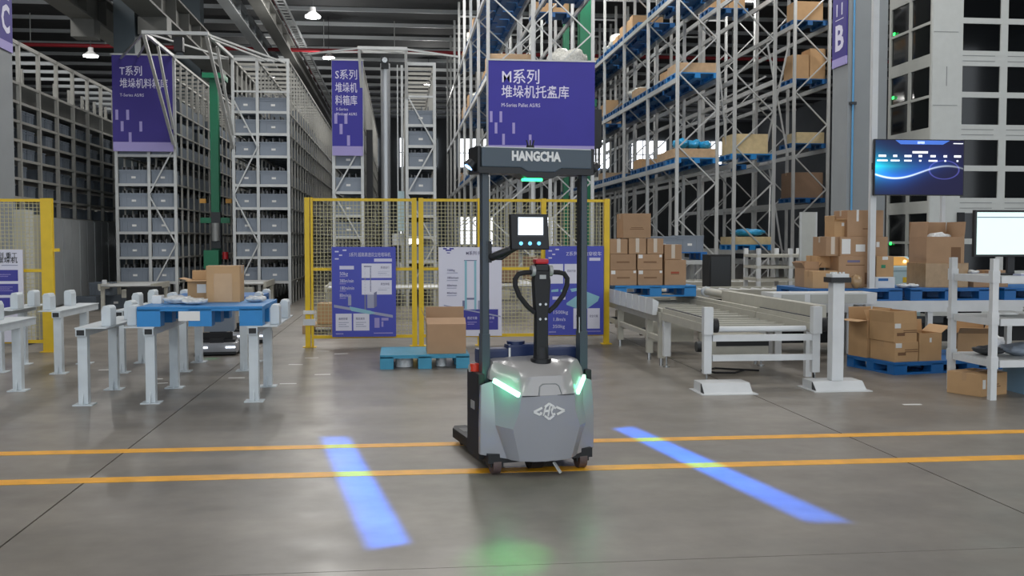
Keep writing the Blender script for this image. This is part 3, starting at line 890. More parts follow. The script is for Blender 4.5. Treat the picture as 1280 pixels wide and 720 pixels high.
ubox('latch', -5.31, -5.22, 16.33, 16.37, 1.55, 1.6, 'yellow_paint', f2)
# tall pale machine panel behind the left fence
t = thing('machine_panel', 'tall pale machine panel behind the left fence', 'panel', (-6.3, 17.6, 0), world_coords=True)
ubox('panel', -6.3, -6.12, 17.5, 17.9, .05, 2.23, 'tower_side', t)
ubox('plinth', -6.35, -6.08, 17.45, 17.95, 0, .05, 'dark_steel', t)
t = thing('machine_panel', 'wide pale machine door behind the left fence mesh', 'panel', (-5.8, 18.2, 0), world_coords=True)
ubox('panel', -6.38, -6.1, 18.2, 18.5, .05, 2.15, 'beige_paint', t)
ubox('frame', -6.42, -6.38, 18.18, 18.5, .0, 2.2, 'galv', t); ubox('frame', -6.1, -6.06, 18.18, 18.5, 0, 2.2, 'galv', t)

# ---------------------------------------------------------------- printed boards on the fences
def board(label, x0, x1, y, z0, z1, base, items, group='printed boards on the fences'):
    t = thing('info_board', label, 'sign board', ((x0 + x1) / 2, y, z0), world_coords=True, group=group)
    ubox('panel', x0, x1, y, y + .03, z0, z1, base, t)
    W, Hh = x1 - x0, z1 - z0
    for it in items:
        if it[0] == 'r':
            _, nm, u0, u1, v0, v1, m = it
            ubox(nm, x0 + u0 * W, x0 + u1 * W, y - .004, y, z1 - v1 * Hh, z1 - v0 * Hh, m, t)
        elif it[0] == 'q':
            _, nm, pts, m, dy = it
            MB().prism([(x0 + u * W, z1 - v * Hh) for u, v in pts], 'y', y - dy, y).build(nm, m, t)
        else:
            _, body, u, v, size, width, m, al = it
            text('lettering', body, x0 + u * W, y - .005, z1 - v * Hh, size, m, t, width=width, align=al, bold=.004)
    return t
def lines(u0, u1, v, n, dv, m, nm='text_line'):
    return [('r', nm, u0, u1 - .04 * (k % 2), v + dv * k, v + dv * k + .008, m) for k in range(n)]
corner = [('r', 'corner_mark', .05, .11, .045, .06, 'chip'), ('r', 'corner_mark', .115, .165, .085, .1, 'chip'), ('r', 'corner_mark', .17, .23, .03, .045, 'chip'), ('r', 'corner_mark', .05, .11, .125, .14, 'chip')]
A = corner + [('t', 'S系列 超高高速双立柱堆垛机', .27, .105, .075, .66, 'chip', 'LEFT'), ('r', 'tag', .66, .94, .13, .165, 'chip'),
     ('r', 'tag', .12, .345, .21, .25, 'chip'),
     ('t', '50kg', .12, .315, .08, .13, 'chip', 'LEFT'), ('t', '380m/min', .12, .395, .08, .22, 'chip', 'LEFT'), ('t', '180m/min', .12, .475, .08, .22, 'chip', 'LEFT'), ('t', '80m/min', .12, .555, .08, .18, 'chip', 'LEFT')]
A += lines(.12, .22, .325, 1, .02, 'lavender') + lines(.12, .22, .405, 1, .02, 'lavender') + lines(.12, .22, .485, 1, .02, 'lavender') + lines(.12, .22, .565, 1, .02, 'lavender')
A += [('r', 'white_card', .465, .935, .185, .345, 'board_white'), ('r', 'white_card', .465, .935, .37, .53, 'board_white'),
      ('q', 'drawing_rail', [(.03, .64), (.95, .76), (.95, .79), (.03, .67)], 'draw_grey', .006),
      ('q', 'drawing_base', [(.27, .66), (.6, .71), (.68, .735), (.6, .75), (.3, .71)], 'draw_teal', .007),
      ('r', 'drawing_mast', .505, .53, .21, .70, 'draw_mid'), ('r', 'drawing_mast', .595, .612, .23, .5, 'draw_mid'), ('r', 'drawing_mast', .5, .62, .21, .225, 'draw_mid'),
      ('r', 'drawing_box', .55, .655, .51, .68, 'draw_grey'), ('q', 'drawing_box', [(.655, .51), (.7, .495), (.7, .66), (.655, .68)], 'draw_mid', .006),
      ('r', 'drawing_cabinet', .25, .3, .55, .65, 'draw_grey'),
      ('r', 'white_card', .055, .305, .74, .93, 'board_white'), ('r', 'white_card', .33, .58, .74, .93, 'board_white'),
      ('t', '高密存储', .1, .808, .045, .14, 'chip_text', 'LEFT'), ('t', '稳定高效', .37, .808, .045, .14, 'chip_text', 'LEFT'),
      ('t', '高速运行', .76, .24, .045, .14, 'chip_text', 'LEFT'), ('t', '柔性伸缩', .76, .425, .045, .14, 'chip_text', 'LEFT'),
      ('r', 'small_print', .66, .74, .79, .9, 'lavender'), ('r', 'small_print', .77, .88, .79, .82, 'lavender'), ('r', 'small_print', .77, .8, .83, .89, 'lavender'),
      ('t', 'HANGCHA', .055, .972, .035, .12, 'chip', 'LEFT'), ('r', 'foot_line', .65, .95, .955, .965, 'lavender')]
A += lines(.72, .9, .27, 3, .02, 'draw_grey') + lines(.72, .9, .455, 3, .02, 'draw_grey') + lines(.1, .26, .835, 3, .022, 'draw_grey') + lines(.37, .53, .835, 3, .022, 'draw_grey')
board('purple blue board with a crane drawing on the fence left of the truck', -1.09, -.07, 16.5, .17, 1.62, 'board_blue', A)
B = [('r', 'corner_mark', .07, .13, .01, .025, 'board_navy'), ('r', 'corner_mark', .11, .2, .028, .043, 'board_navy'), ('r', 'corner_mark', .17, .24, .01, .025, 'board_navy'), ('r', 'corner_mark', .13, .18, .06, .07, 'board_navy'),
     ('t', 'M系列 托盘堆垛机', .43, .085, .07, .5, 'chip_text', 'LEFT'),
     ('q', 'drawing_rail', [(.08, .645), (.98, .775), (.98, .79), (.08, .66)], 'draw_grey', .006),
     ('r', 'drawing_mast', .41, .445, .15, .7, 'draw_teal'), ('r', 'drawing_mast', .56, .595, .15, .71, 'draw_teal'), ('r', 'drawing_mast', .4, .6, .145, .155, 'draw_mid'),
     ('r', 'drawing_fork', .44, .56, .57, .59, 'draw_mid'), ('r', 'drawing_motor', .375, .41, .6, .69, 'draw_mid'), ('r', 'drawing_box', .62, .8, .6, .72, 'draw_grey'),
     ('r', 'blue_card', .38, .94, .7, .93, 'board_navy'), ('t', '稳定可靠', .45, .81, .05, .16, 'chip', 'LEFT'), ('t', '高密存储', .72, .81, .05, .16, 'chip', 'LEFT'),
     ('t', '1500kg', .13, .27, .05, .12, 'chip_text', 'LEFT'), ('t', '180m/min', .13, .355, .05, .18, 'chip_text', 'LEFT'), ('t', '60m/min', .13, .44, .05, .16, 'chip_text', 'LEFT'), ('t', '40m/min', .13, .525, .05, .16, 'chip_text', 'LEFT')]
B += lines(.13, .3, .285, 1, .02, 'draw_grey') + lines(.13, .3, .37, 1, .02, 'draw_grey') + lines(.13, .28, .455, 1, .02, 'draw_grey') + lines(.13, .28, .54, 1, .02, 'draw_grey') + lines(.45, .6, .84, 2, .022, 'lavender') + lines(.72, .86, .84, 2, .022, 'lavender')
board('white board with a twin mast drawing on the fence behind the truck mast', .62, 1.65, 16.5, .165, 1.615, 'board_white', B)
Cc = corner + [('t', 'Z系列 四向穿梭车', .35, .105, .075, .59, 'chip', 'LEFT'), ('r', 'tag', .75, .94, .13, .165, 'chip'),
     ('r', 'white_card', .06, .3, .2, .42, 'board_white'), ('r', 'white_card', .325, .56, .2, .42, 'board_white'),
     ('q', 'drawing_shuttle', [(.36, .64), (.66, .5), (.93, .57), (.9, .62), (.66, .73), (.36, .66)], 'draw_teal', .006),
     ('q', 'drawing_shuttle', [(.1, .49), (.22, .48), (.22, .51), (.1, .515)], 'draw_teal', .006), ('q', 'drawing_shuttle', [(.26, .49), (.38, .48), (.38, .51), (.26, .515)], 'draw_teal', .006), ('q', 'drawing_shuttle', [(.42, .48), (.53, .47), (.56, .5), (.45, .515)], 'draw_teal', .006),
     ('r', 'tag', .12, .34, .565, .6, 'chip'), ('t', '1500kg', .12, .76, .08, .24, 'chip', 'LEFT'), ('t', '1.8m/s', .12, .84, .08, .2, 'chip', 'LEFT'), ('t', '350kg', .12, .92, .08, .2, 'chip', 'LEFT'),
     ('r', 'white_card', .48, .69, .7, .93, 'board_white'), ('r', 'white_card', .72, .935, .7, .93, 'board_white'), ('t', '安全可靠', .755, .8, .045, .14, 'chip_text', 'LEFT'), ('t', '灵活调度', .52, .8, .045, .13, 'chip_text', 'LEFT'),
     ('t', '高效存储', .1, .29, .045, .14, 'chip_text', 'LEFT'), ('t', '四向行驶', .37, .29, .045, .14, 'chip_text', 'LEFT'),
     ('t', 'HANGCHA', .055, .972, .035, .12, 'chip', 'LEFT'), ('r', 'foot_line', .68, .95, .955, .965, 'lavender')]
board('purple blue board with a flat shuttle drawing on the fence right of the tiller', 2.37, 3.34, 16.5, .165, 1.63, 'board_blue', Cc)
D = [('t', 'T系列 重工', .93, .09, .1, .42, 'black_soft', 'RIGHT'), ('t', '料箱堆垛机', .93, .14, .1, .5, 'black_soft', 'RIGHT'), ('r', 'small_print', .7, .93, .165, .175, 'draw_grey'),
     ('r', 'blue_card', .05, .93, .22, .34, 'board_navy'), ('r', 'blue_card', .05, .93, .37, .49, 'board_navy'), ('r', 'blue_card', .05, .93, .52, .64, 'board_navy')]
D += lines(.55, .83, .265, 2, .02, 'lavender') + lines(.55, .85, .4, 3, .02, 'lavender')
board('white board with blue panels on the left fence', -6.75, -5.73, 16.24, .17, 1.585, 'board_white', D)
# ---------------------------------------------------------------- pallet stands on the left
def pallet_stand(label, xl, xr, y0, y1, ext, wp=.38, front=.1, z=.82, xg=.0):
    t = thing('pallet_stand', label, 'pallet stand', ((xl + xr) / 2, (y0 + y1) / 2, 0), world_coords=True, group='white steel pallet stands')
    pw = .05
    for x in (xl, xr):
        for y in (y0, y1):
            MB().box(x - pw, x + pw, y - pw, y + pw, .012, z - .09).build('leg', 'white_stand', t, bevel=.006)
            ubox('foot_plate', x - .1, x + .1, y - .09, y + .09, 0, .012, 'white_stand', t)
            MB().prism([(y - pw - .05, .012), (y - pw, .012), (y - pw, .13)], 'x', x - .006, x + .006).build('gusset', 'white_stand', t)
        o = MB().box(x - pw, x + pw, y0 - pw - .05, y1 + ext, z - .09, z - .012).build('top_rail', 'white_stand', t)
        e = ubox('end_cap', x - pw + .012, x + pw - .012, y0 - pw - .056, y0 - pw - .05, z - .08, z - .024, 'black_plastic', t)
        s = -1 if x == xl else 1
        a, b = sorted((x - s * .06, x + s * (wp - .12)))
        MB().prism([(a, y0 - front), (b, y0 - front), (b, y1 + ext), (a, y1 + ext)], 'z', z - .012, z).build('bearing_plate', 'white_stand', t)
        for k, yy in enumerate((y0 + .18, y1 - .05)):
            gx = x + s * (wp - .17)
            pr = [(gx - .05, z), (gx + .05, z), (gx + .05, z + .19), (gx + .03, z + .215), (gx - s * 0 - .03, z + .215), (gx - .05, z + .17)]
            if s < 0: pr = [(2 * gx - u, w_) for u, w_ in pr][::-1]
            MB().prism(pr, 'y', yy - .11, yy + .11).build('guide_block', 'white_stand', t, bevel=.012)
    return t
pallet_stand('white steel pallet stand at the left picture edge in the front row', -4.36, -3.30, 11.03, 12.15, .45)
pallet_stand('white steel pallet stand in the front row carrying the blue pallet', -2.63, -1.56, 11.08, 12.2, .35)
pallet_stand('white steel pallet stand in the second row behind the empty front stand', -4.4, -3.62, 13.68, 14.76, .5, .34)
pallet_stand('white steel pallet stand in the second row behind the loaded front stand', -2.84, -2.06, 13.72, 14.74, .5, .34)
pallet_stand('white steel pallet stand in the second row in front of the left fence board', -6.0, -5.22, 13.9, 14.75, .4, .34)

p = pallet('bright blue pallet on the front pallet stand with a carton and film bags', -2.10, 10.98, .82, 1.29, 1.3, .21, m='blue_plastic', runners=False, bwf=.185)
ubox('tag_label', -.22, 0, -.006, 0, .06, .16, 'sticker', p)
pallet('blue pallet on the rear stand behind the loaded front stand', -2.42, 13.6, .82, 1.16, 1.1, .17, m='blue_deep', runners=False)
carton('tall brown carton with clear tape on the blue pallet of the front stand', -1.98, 11.7, 1.03, .37, .32, .41, m='cardboard_light', tape_m='tape_clear', prints=((0, .4, .2, .32, 'tape'),), group=None)
carton('small open carton left of the tall carton on the front stand pallet', -2.30, 11.95, 1.03, .24, .28, .24, m='cardboard_light', open_=True, flaps=(95, 5, 80, None), stick=((.15, .6, .1, .1),), group=None)
for i, (x, y, w, h) in enumerate(((-2.42, 11.45, .3, .09), (-2.22, 11.3, .26, .07), (-1.62, 11.7, .22, .07))):
    blob('film_bag', ['larger crumpled film bag left of the cartons on the blue pallet', 'small crumpled film bag in front of the cartons on the blue pallet', 'crumpled film bag right of the tall carton on the blue pallet'][i], 'bag', x, y, 1.03, w, .24, h, 'plastic_bag', i + 2, 'film bags on the blue pallet')
carton('small white carton at the left end of the blue pallet', -2.66, 11.5, 1.03, .1, .14, .09, m='sticker', tape=False, group=None)

# small transport robots
def agv(label, x, y, rz, tall):
    t = thing('transport_robot', label, 'robot', (x, y, 0), rz, 'low transport robots')
    MB().prism([(-.31, .1), (-.27, 0), (.27, 0), (.31, .1), (.31, .9), (-.31, .9)], 'z', .04, .19).build('body', 'truck_grey', t, bevel=.02, smooth=40)
    ubox('bumper', -.28, .28, .0, .85, .02, .06, 'black_plastic', t)
    ubox('top_plate', -.26, .26, .12, .8, .19, .23, 'black_plastic', t)
    for s in (-1, 1):
        ubox('light_strip', s * .2 - .07, s * .2 + .07, -.012, .02, .115, .14, 'white_led', t)
        MB().cyl((s * .29, .42, .1), (s * .345, .42, .1), .1, 16).build('wheel', 'rubber', t, smooth=40)
    ubox('lidar', -.1, .1, .05, .15, .19, .26, 'black_plastic', t)
    ubox('pipework', -.22, .22, .2, .3, .23, .33, 'black_soft', t)
    if tall:
        ubox('lift_post', -.12, .12, .3, .6, .23, .34, 'dark_steel', t)
        ubox('carried_box', -.2, .24, .28, .75, .34, .66, 'tote', t)
    return t
agv('low grey transport robot under the stands with a grey box on top', -2.73, 15.5, R(6), True)
agv('second low grey transport robot farther back right of the first', -2.52, 17.3, R(2), True)
for (x, y, s_) in ((-2.75, 15.2, 22), (-2.35, 16.6, 18)):
    l = bpy.data.lights.new('robot_green_spot', 'SPOT'); l.energy = 7; l.color = (.05, 1, .35); l.spot_size = R(30); l.spot_blend = 1; l.shadow_soft_size = .02
    lo = bpy.data.objects.new('robot_green_spot', l); lo.location = (x, y + .2, .5); lo.rotation_euler = (R(-25), 0, 0); COL.objects.link(lo)

# infeed conveyors at the foot of the T and S racks
def infeed(label, x0, x1, y0, y1, z):
    t = thing('infeed_conveyor', label, 'conveyor', ((x0 + x1) / 2, y0, 0), world_coords=True, group='small infeed conveyors at the racks')
    for x in (x0, x1 - .06): ubox('side_rail', x, x + .06, y0, y1, z - .14, z, 'beige_paint', t)
    n = int((y1 - y0) / .16)
    for k in range(n):
        y = y0 + .08 + k * .16
        MB().cyl((x0 + .06, y, z - .05), (x1 - .06, y, z - .05), .03, 8).build('roller', 'galv', t, smooth=50)
    for x in (x0 + .02, x1 - .1):
        for y in (y0 + .15, y1 - .2):
            ubox('leg', x, x + .08, y, y + .08, 0, z - .14, 'beige_paint', t)
    ubox('motor', (x0 + x1) / 2 - .15, (x0 + x1) / 2 + .15, y0 + .2, y0 + .5, z - .35, z - .15, 'beige_paint', t)
    ubox('stop_plate', x0 + .1, x0 + .2, y0, y0 + .05, z, z + .1, 'white_paint', t)
    return t
infeed('beige infeed conveyor at the foot of the rack under the T banner', -7.3, -6.0, 25.6, 27.4, .66)
infeed('beige infeed conveyor at the foot of the rack right of the green mast', -4.3, -3.3, 25.6, 27.4, .7)
infeed('beige infeed conveyor behind the fence at the foot of the S racks', -1.6, .9, 21.8, 23.2, .75)
infeed('beige infeed conveyor behind the fence left of the M banner racks', 1.4, 3.0, 21.5, 24.2, .8)
t = thing('control_cabinet', 'dark control cabinet under the left infeed conveyor', 'cabinet', (-6.0, 24.9, 0), world_coords=True)
ubox('body', -6.4, -5.7, 24.7, 25.2, .08, .62, 'black_soft', t); ubox('plinth', -6.36, -5.74, 24.74, 25.16, 0, .08, 'dark_steel', t)
# cartons behind the fence
carton('brown carton behind the fence left of the blue crane board', -1.2, 19.2, 0.16, .7, .5, .38, m='cardboard_light', group=None)
carton('low white carton on the floor behind the fence left of the blue crane board', -.95, 18.6, .02, .5, .4, .12, m='sticker', tape=False, group=None)
far_pallet('pallet behind the fence under the brown carton', -1.2, 19.5, 0, 1.2, 1.0, None, 'wood')
carton('brown carton on a far conveyor seen between the truck mast posts', 2.2, 22.3, .8, .8, .6, .75, m='cardboard_dark', group=None)
carton('brown carton on a far conveyor seen right of the truck screen', 3.4, 24.3, .62, .8, .6, .7, m='cardboard_dark', group=None)
t = thing('side_table', 'low steel table carrying a carton behind the fence', 'table', (3.4, 24.5, 0), world_coords=True)
ubox('top', 2.9, 3.9, 24.2, 25.1, .56, .62, 'galv', t)
for x in (2.92, 3.8):
    for y in (24.25, 25.0): ubox('leg', x, x + .06, y, y + .06, 0, .56, 'galv', t)
# the open carton on the floor pallet behind the truck
pallet('teal blue pallet on the floor left of the truck carrying an open carton', .325, 13.64, 0, 1.2, 1.05, .19, m='teal_plastic', runners=False, bwf=.15)
carton('open brown carton on the floor pallet left of the truck', .62, 13.75, .19, .53, .48, .4, m='cardboard', open_=True, flaps=(-70, 8, 20, None), group=None)
for i, x in enumerate((.05, .55)):
    o = MB().cyl((x, 13.9, .005), (x, 13.9, .16), .12 if i == 0 else .07, 18).build('film_roll', 'plastic_bag', None, smooth=40)
    tag(o, ['wide roll of clear film under the teal pallet', 'narrow roll of clear film under the teal pallet'][i], 'film roll', 'film rolls under the pallet')
# tape markers on the floor
rndm = random.Random(11)
for i, (x, y) in enumerate(sorted(((-1.45, 14.3), (-1.3, 15.1), (-1.0, 13.2), (-2.05, 13.0), (-3.05, 13.0), (-3.9, 14.0), (-1.2, 16.0), (-.9, 15.6), (-2.9, 12.6), (-1.35, 12.4), (5.35, 10.1), (-1.25, 19.0)), key=lambda p: math.hypot(*p))):
    o = ubox('floor_sticker', x - .1, x + .1, y - .03, y + .03, .0004, .0016, 'sticker'); o.rotation_euler = (0, 0, rndm.uniform(-.3, .3))
    tag(o, 'small white tape marker on the floor, ' + ORD[i] + ' from the camera', 'floor marker', 'white tape markers on the floor')
# ---------------------------------------------------------------- conveyors on the right
t = thing('chain_conveyor', 'beige and white chain conveyor end section with raised end plates', 'conveyor', (4.26, 11.6, 0), world_coords=True, group='conveyor sections on the right')
for x in (3.6, 4.93):
    for y in (11.6, 13.42):
        MB().box(x - .048, x + .048, y, y + .09, .15, .66).build('leg', 'white_paint', t, bevel=.006)
        MB().cyl((x, y + .045, .012), (x, y + .045, .15), .014, 8).build('levelling_screw', 'steel', t)
        MB().cyl((x, y + .045, 0), (x, y + .045, .014), .05, 12).build('foot_pad', 'steel', t)
    ubox('side_rail', x - .06, x + .06, 11.66, 13.52, .64, .74, 'beige_paint', t)
    ubox('chain_track', x - .035, x + .035, 11.66, 13.52, .74, .80, 'beige_paint', t)
    ubox('chain', x - .015, x + .015, 11.7, 13.5, .80, .812, 'dark_steel', t)
    s = 1
    ubox('end_plate', x - .06, x + .05, 11.56, 11.66, .62, .94, 'white_paint', t)
    MB().cyl((x + .055, 11.63, .72), (x + .12, 11.63, .72), .085, 16).build('sprocket_guard', 'black_soft', t, smooth=40)
ubox('cross_bar', 3.66, 4.88, 11.6, 11.66, .535, .61, 'white_paint', t)
ubox('cross_bar', 3.66, 4.88, 11.6, 11.66, .3, .37, 'white_paint', t)
MB().cyl((3.7, 11.75, .665), (4.85, 11.75, .665), .035, 12).build('drive_shaft', 'white_paint', t, smooth=40)
for k in range(5):
    y = 12.1 + k * .32
    ubox('cross_bar', 3.66, 4.88, y, y + .06, .6, .66, 'beige_paint', t)
ubox('drive_housing', 3.95, 4.75, 12.7, 13.1, .22, .5, 'beige_paint', t)
ubox('housing_slot', 4.05, 4.75, 12.69, 12.7, .36, .42, 'black_soft', t)
MB().cyl((3.83, 12.85, .34), (3.95, 12.85, .34), .07, 12).build('motor', 'dark_steel', t, smooth=40)

t = thing('chain_conveyor', 'beige chain conveyor with side guide plates under the pallet of cartons', 'conveyor', (4.26, 15, 0), world_coords=True, group='conveyor sections on the right')
for x in (3.58, 4.93):
    for y in (13.62, 14.3, 16.25, 18.3):
        MB().box(x - .045, x + .045, y, y + .09, .1, .66).build('leg', 'beige_paint', t, bevel=.006)
        MB().cyl((x, y + .045, 0), (x, y + .045, .1), .03, 8).build('foot', 'steel', t)
    ubox('side_rail', x - .06, x + .06, 13.58, 19.2, .6, .74, 'beige_paint', t)
    ubox('chain_track', x - .03, x + .03, 13.58, 19.2, .74, .79, 'beige_paint', t)
    ubox('lower_rail', x - .03, x + .03, 13.7, 18.6, .33, .4, 'beige_paint', t)
for k in range(11):
    y = 13.62 + k * .42
    MB().prism([(3.44, .7), (3.50, .7), (3.53, .88), (3.44, .93)], 'y', y, y + .36).build('guide_plate', 'white_paint', t, bevel=.006)
for k in range(12):
    y = 13.8 + k * .42
    ubox('cross_bar', 3.64, 4.87, y, y + .07, .6, .67, 'beige_paint', t)
for y in (14.9, 17.1):
    ubox('drive_housing', 3.75, 4.4, y, y + .4, .2, .5, 'beige_paint', t)
    MB().cyl((3.62, y + .2, .34), (3.75, y + .2, .34), .06, 12).build('motor', 'dark_steel', t, smooth=40)

t = thing('guide_beam', 'long beige guide beam with round end along the right of the chain conveyor', 'guide beam', (5.1, 14, 0), world_coords=True)
ubox('beam', 5.06, 5.2, 11.95, 15.6, .76, .93, 'beige_paint', t)
MB().cyl((5.13, 15.6, .86), (5.13, 16.6, .86), .06, 12).build('shaft', 'beige_paint', t, smooth=40)
MB().cyl((5.13, 16.6, .86), (5.13, 16.68, .86), .09, 12).build('end_wheel', 'white_paint', t, smooth=40)
ubox('perforated_rail', 5.0, 5.06, 11.9, 15.4, .6, .76, 'beige_paint', t)
for k in range(14): ubox('slot', 4.994, 5.0, 12.1 + k * .2, 12.2 + k * .2, .67, .7, 'print_brown', t)
for y in (12.3, 14.0, 15.2): ubox('leg', 5.09, 5.17, y, y + .08, 0, .76, 'white_paint', t)

def cross_conveyor(label, x0, x1, y0, y1, z, m='white_paint', step=1.3, group='conveyor sections on the right'):
    t = thing('roller_conveyor', label, 'conveyor', ((x0 + x1) / 2, y0, 0), world_coords=True, group=group)
    for y in (y0, y1 - .07):
        ubox('side_rail', x0, x1, y, y + .07, z - .17, z, m, t)
    n = int((x1 - x0) / .22)
    for k in range(n):
        x = x0 + .12 + k * .22
        MB().cyl((x, y0 + .07, z - .06), (x, y1 - .07, z - .06), .04, 8).build('roller', 'galv', t, smooth=50)
    x = x0 + .1
    while x < x1:
        for y in (y0 + .02, y1 - .1): ubox('leg', x, x + .08, y, y + .08, 0, z - .17, m, t)
        x += step
    x = x0 + .7
    while x < x1 - .5:
        ubox('motor', x, x + .35, y0 + .15, y0 + .4, z - .42, z - .17, 'black_soft', t)
        ubox('drive_trough', x - .2, x + 1.0, y0 + .5, y0 + .8, .12, z - .3, 'black_soft', t)
        ubox('cable_duct', x + .4, x + 1.0, y0 + .1, y0 + .2, z - .35, z - .25, 'dark_steel', t); x += step
    return t
cross_conveyor('long white roller conveyor carrying the three blue pallets at the right', 5.35, 14.0, 14.75, 16.2, .80)
cross_conveyor('beige roller conveyor behind the guide beam', 5.1, 9.4, 18.4, 19.7, .8, 'beige_paint')
cross_conveyor('far beige roller conveyor in front of the second right rack', 5.6, 11.0, 22.4, 23.8, .78, 'beige_paint')
t = thing('transfer_box', 'white transfer housing with open panels in front of the blue pallets', 'machine', (5.6, 14.2, 0), world_coords=True)
ubox('body', 5.3, 6.85, 14.0, 14.5, .80, .97, 'white_paint', t)
for x in (5.42, 5.85, 6.35): ubox('panel', x, x + .34, 13.985, 14.0, .82, .95, 'tower_side', t)
for x in (5.35, 6.7):
    ubox('leg', x, x + .1, 14.05, 14.15, 0, .8, 'white_paint', t); ubox('leg', x, x + .1, 14.35, 14.45, 0, .8, 'white_paint', t)
MB().cyl((6.2, 13.9, .9), (6.2, 13.98, .9), .06, 12).build('sensor', 'dark_steel', t)
# tall frame standing at the aisle front
t = thing('lift_frame', 'white steel lift frame with shelves far behind the chain conveyor', 'frame', (8.0, 21.3, 0), world_coords=True)
for x in (7.55, 8.25, 8.75):
    ubox('post', x, x + .08, 20.9, 20.98, 0, 1.55, 'white_paint', t); ubox('post', x, x + .08, 21.7, 21.78, 0, 1.55, 'white_paint', t)
for z in (.85, 1.12, 1.36):
    ubox('shelf', 7.55, 8.83, 20.9, 21.78, z, z + .06, 'beige_paint', t)
ubar('brace', (8.3, 20.88, .3), (8.75, 20.88, 1.3), .05, .05, 'white_paint', t)
t = thing('control_cabinet', 'black control cabinet right of the carton stack on the chain conveyor', 'cabinet', (6.7, 21.0, 0), world_coords=True)
ubox('body', 6.5, 6.98, 20.9, 21.4, .1, 1.42, 'black_soft', t); ubox('door', 6.53, 6.95, 20.88, 20.9, .14, 1.38, 'dark_steel', t); ubox('plinth', 6.53, 6.95, 20.93, 21.37, 0, .1, 'black_plastic', t)
t = thing('transfer_stand', 'grey steel transfer stand behind the carton stack', 'stand', (6.6, 24, 0), world_coords=True)
ubox('top', 5.8, 7.45, 23.95, 25.2, 1.14, 1.24, 'galv', t)
for x in (5.85, 7.3):
    for y in (24.0, 25.05): ubox('leg', x, x + .1, y, y + .1, 0, 1.14, 'galv', t)
tote(6.35, 24.1, 1.44, .62, .5, .38, 'grey tote standing left of its pair behind the carton stack', 'pair of grey totes behind the cartons')
tote(7.0, 24.1, 1.44, .68, .5, .4, 'grey tote standing right of its pair behind the carton stack', 'pair of grey totes behind the cartons')
far_pallet('blue film covered pallet under the two grey totes', 6.65, 24.55, 1.24, 1.55, 1.0, None, 'blue_deep', .2)

# pallet of cartons on the chain conveyor
PX = lambda x: 3.47 + (x - 764) * .01308
PZ = lambda y: .965 + (358 - y) * .01325
YB = 16.58
pallet('bright blue pallet on the chain conveyor under the brown carton stack', 4.22, 16.5, .79, 1.38, 1.15, .185, m='blue_plastic')
GB = 'brown cartons stacked on the chain conveyor pallet'
def bx(label, x0, x1, y0, y1, yf, d, **k):
    return carton(label, (PX(x0) + PX(x1)) / 2, yf, PZ(y1) if y1 < 357 else .976, PX(x1) - PX(x0), d, (PZ(y0) - PZ(y1)) if y1 < 357 else PZ(y0) - .976, group=GB, **k)
bs = [(-.38, .85, .07, .06), (.42, .88, .04, .04)]; pr = [(0, .52, .22, .012, 'print_brown'), (0, .46, .22, .008, 'print_brown')]
bx('brown carton in the bottom row of the conveyor stack, left of three', 763.5, 798, 338, 358, YB, .5, stick=bs, prints=pr)
bx('brown carton in the bottom row of the conveyor stack, middle of three', 799.5, 832, 338, 358, YB, .5, stick=bs, prints=pr)
bx('upright brown carton at the right end of the conveyor stack', 834.5, 862.5, 325.5, 358, YB, .5, tape=False, prints=[(-.02, .5, .14, .03, 'print_red'), (-.02, .44, .14, .012, 'print_brown')])
bx('brown carton in the second row of the conveyor stack, left', 763.5, 797, 318, 337.8, YB, .5, prints=pr)
bx('brown carton in the second row of the conveyor stack, right', 799, 831.5, 318, 337.8, YB, .5, stick=bs, prints=pr)
bx('taped carton in the third row of the conveyor stack, left of three', 763, 786, 299, 317.8, YB, .55, vtape=True, tape_m='tape_clear')
bx('taped carton in the third row of the conveyor stack, middle of three', 787.5, 810, 298, 317.8, YB, .55, vtape=True, tape_m='tape_clear')
bx('taped carton in the third row of the conveyor stack, right of three', 811.5, 832.5, 298.5, 317.8, YB, .55, vtape=True, tape_m='tape_clear')
bx('taped carton on the upright carton of the conveyor stack', 834.5, 857, 306, 325.3, YB + .02, .5, vtape=True, tape_m='tape_clear')
bx('topmost single carton of the conveyor stack', 780, 816, 267, 297.8, YB, .5, prints=[(0, .42, .2, .01, 'print_brown'), (0, .36, .24, .01, 'print_brown')], tape_m='tape_clear')

# blue pallets on the long roller conveyor with carton stacks
pallet('blue pallet on the roller conveyor under the tall carton stack with white labels', 6.88, 14.78, .80, 1.52, 1.25, .19, m='blue_deep')
pallet('blue pallet on the roller conveyor under the open torn carton', 8.42, 14.78, .80, 1.3, 1.25, .19, m='blue_deep')
pallet('blue pallet on the roller conveyor at the right picture edge behind the monitor', 9.95, 14.78, .80, 1.3, 1.25, .19, m='blue_deep')
QX = lambda x: 5.908 + (x - 985) * .01274
QZ = lambda y: .99 + (357 - y) * .01287
GQ = 'cartons on the roller conveyor pallets'
def qx(label, x0, x1, z0, z1, yf, d, **k):
    yf += .1; f_ = yf / 14.95
    return carton(label, (QX(x0) + QX(x1)) / 2 * f_, yf, z0, (QX(x1) - QX(x0)) * f_, d, z1 - z0, group=GQ, **k)
qx('open carton with small goods at the left end of the tall stack', 1004, 1022, .99, 1.29, 15.2, .4, open_=True, flaps=(-10, 10, 30, 30), m='cardboard')
qx('carton with red print at the foot of the tall stack', 1014, 1046, .99, 1.255, 14.84, .33, prints=[(.15, .45, .16, .05, 'print_red')], stick=[(.3, .85, .1, .05)], m='cardboard_light')
qx('flat light carton left in the second layer of the tall stack', 1018, 1045.5, 1.295, 1.48, 15.22, .4, m='cardboard_light')
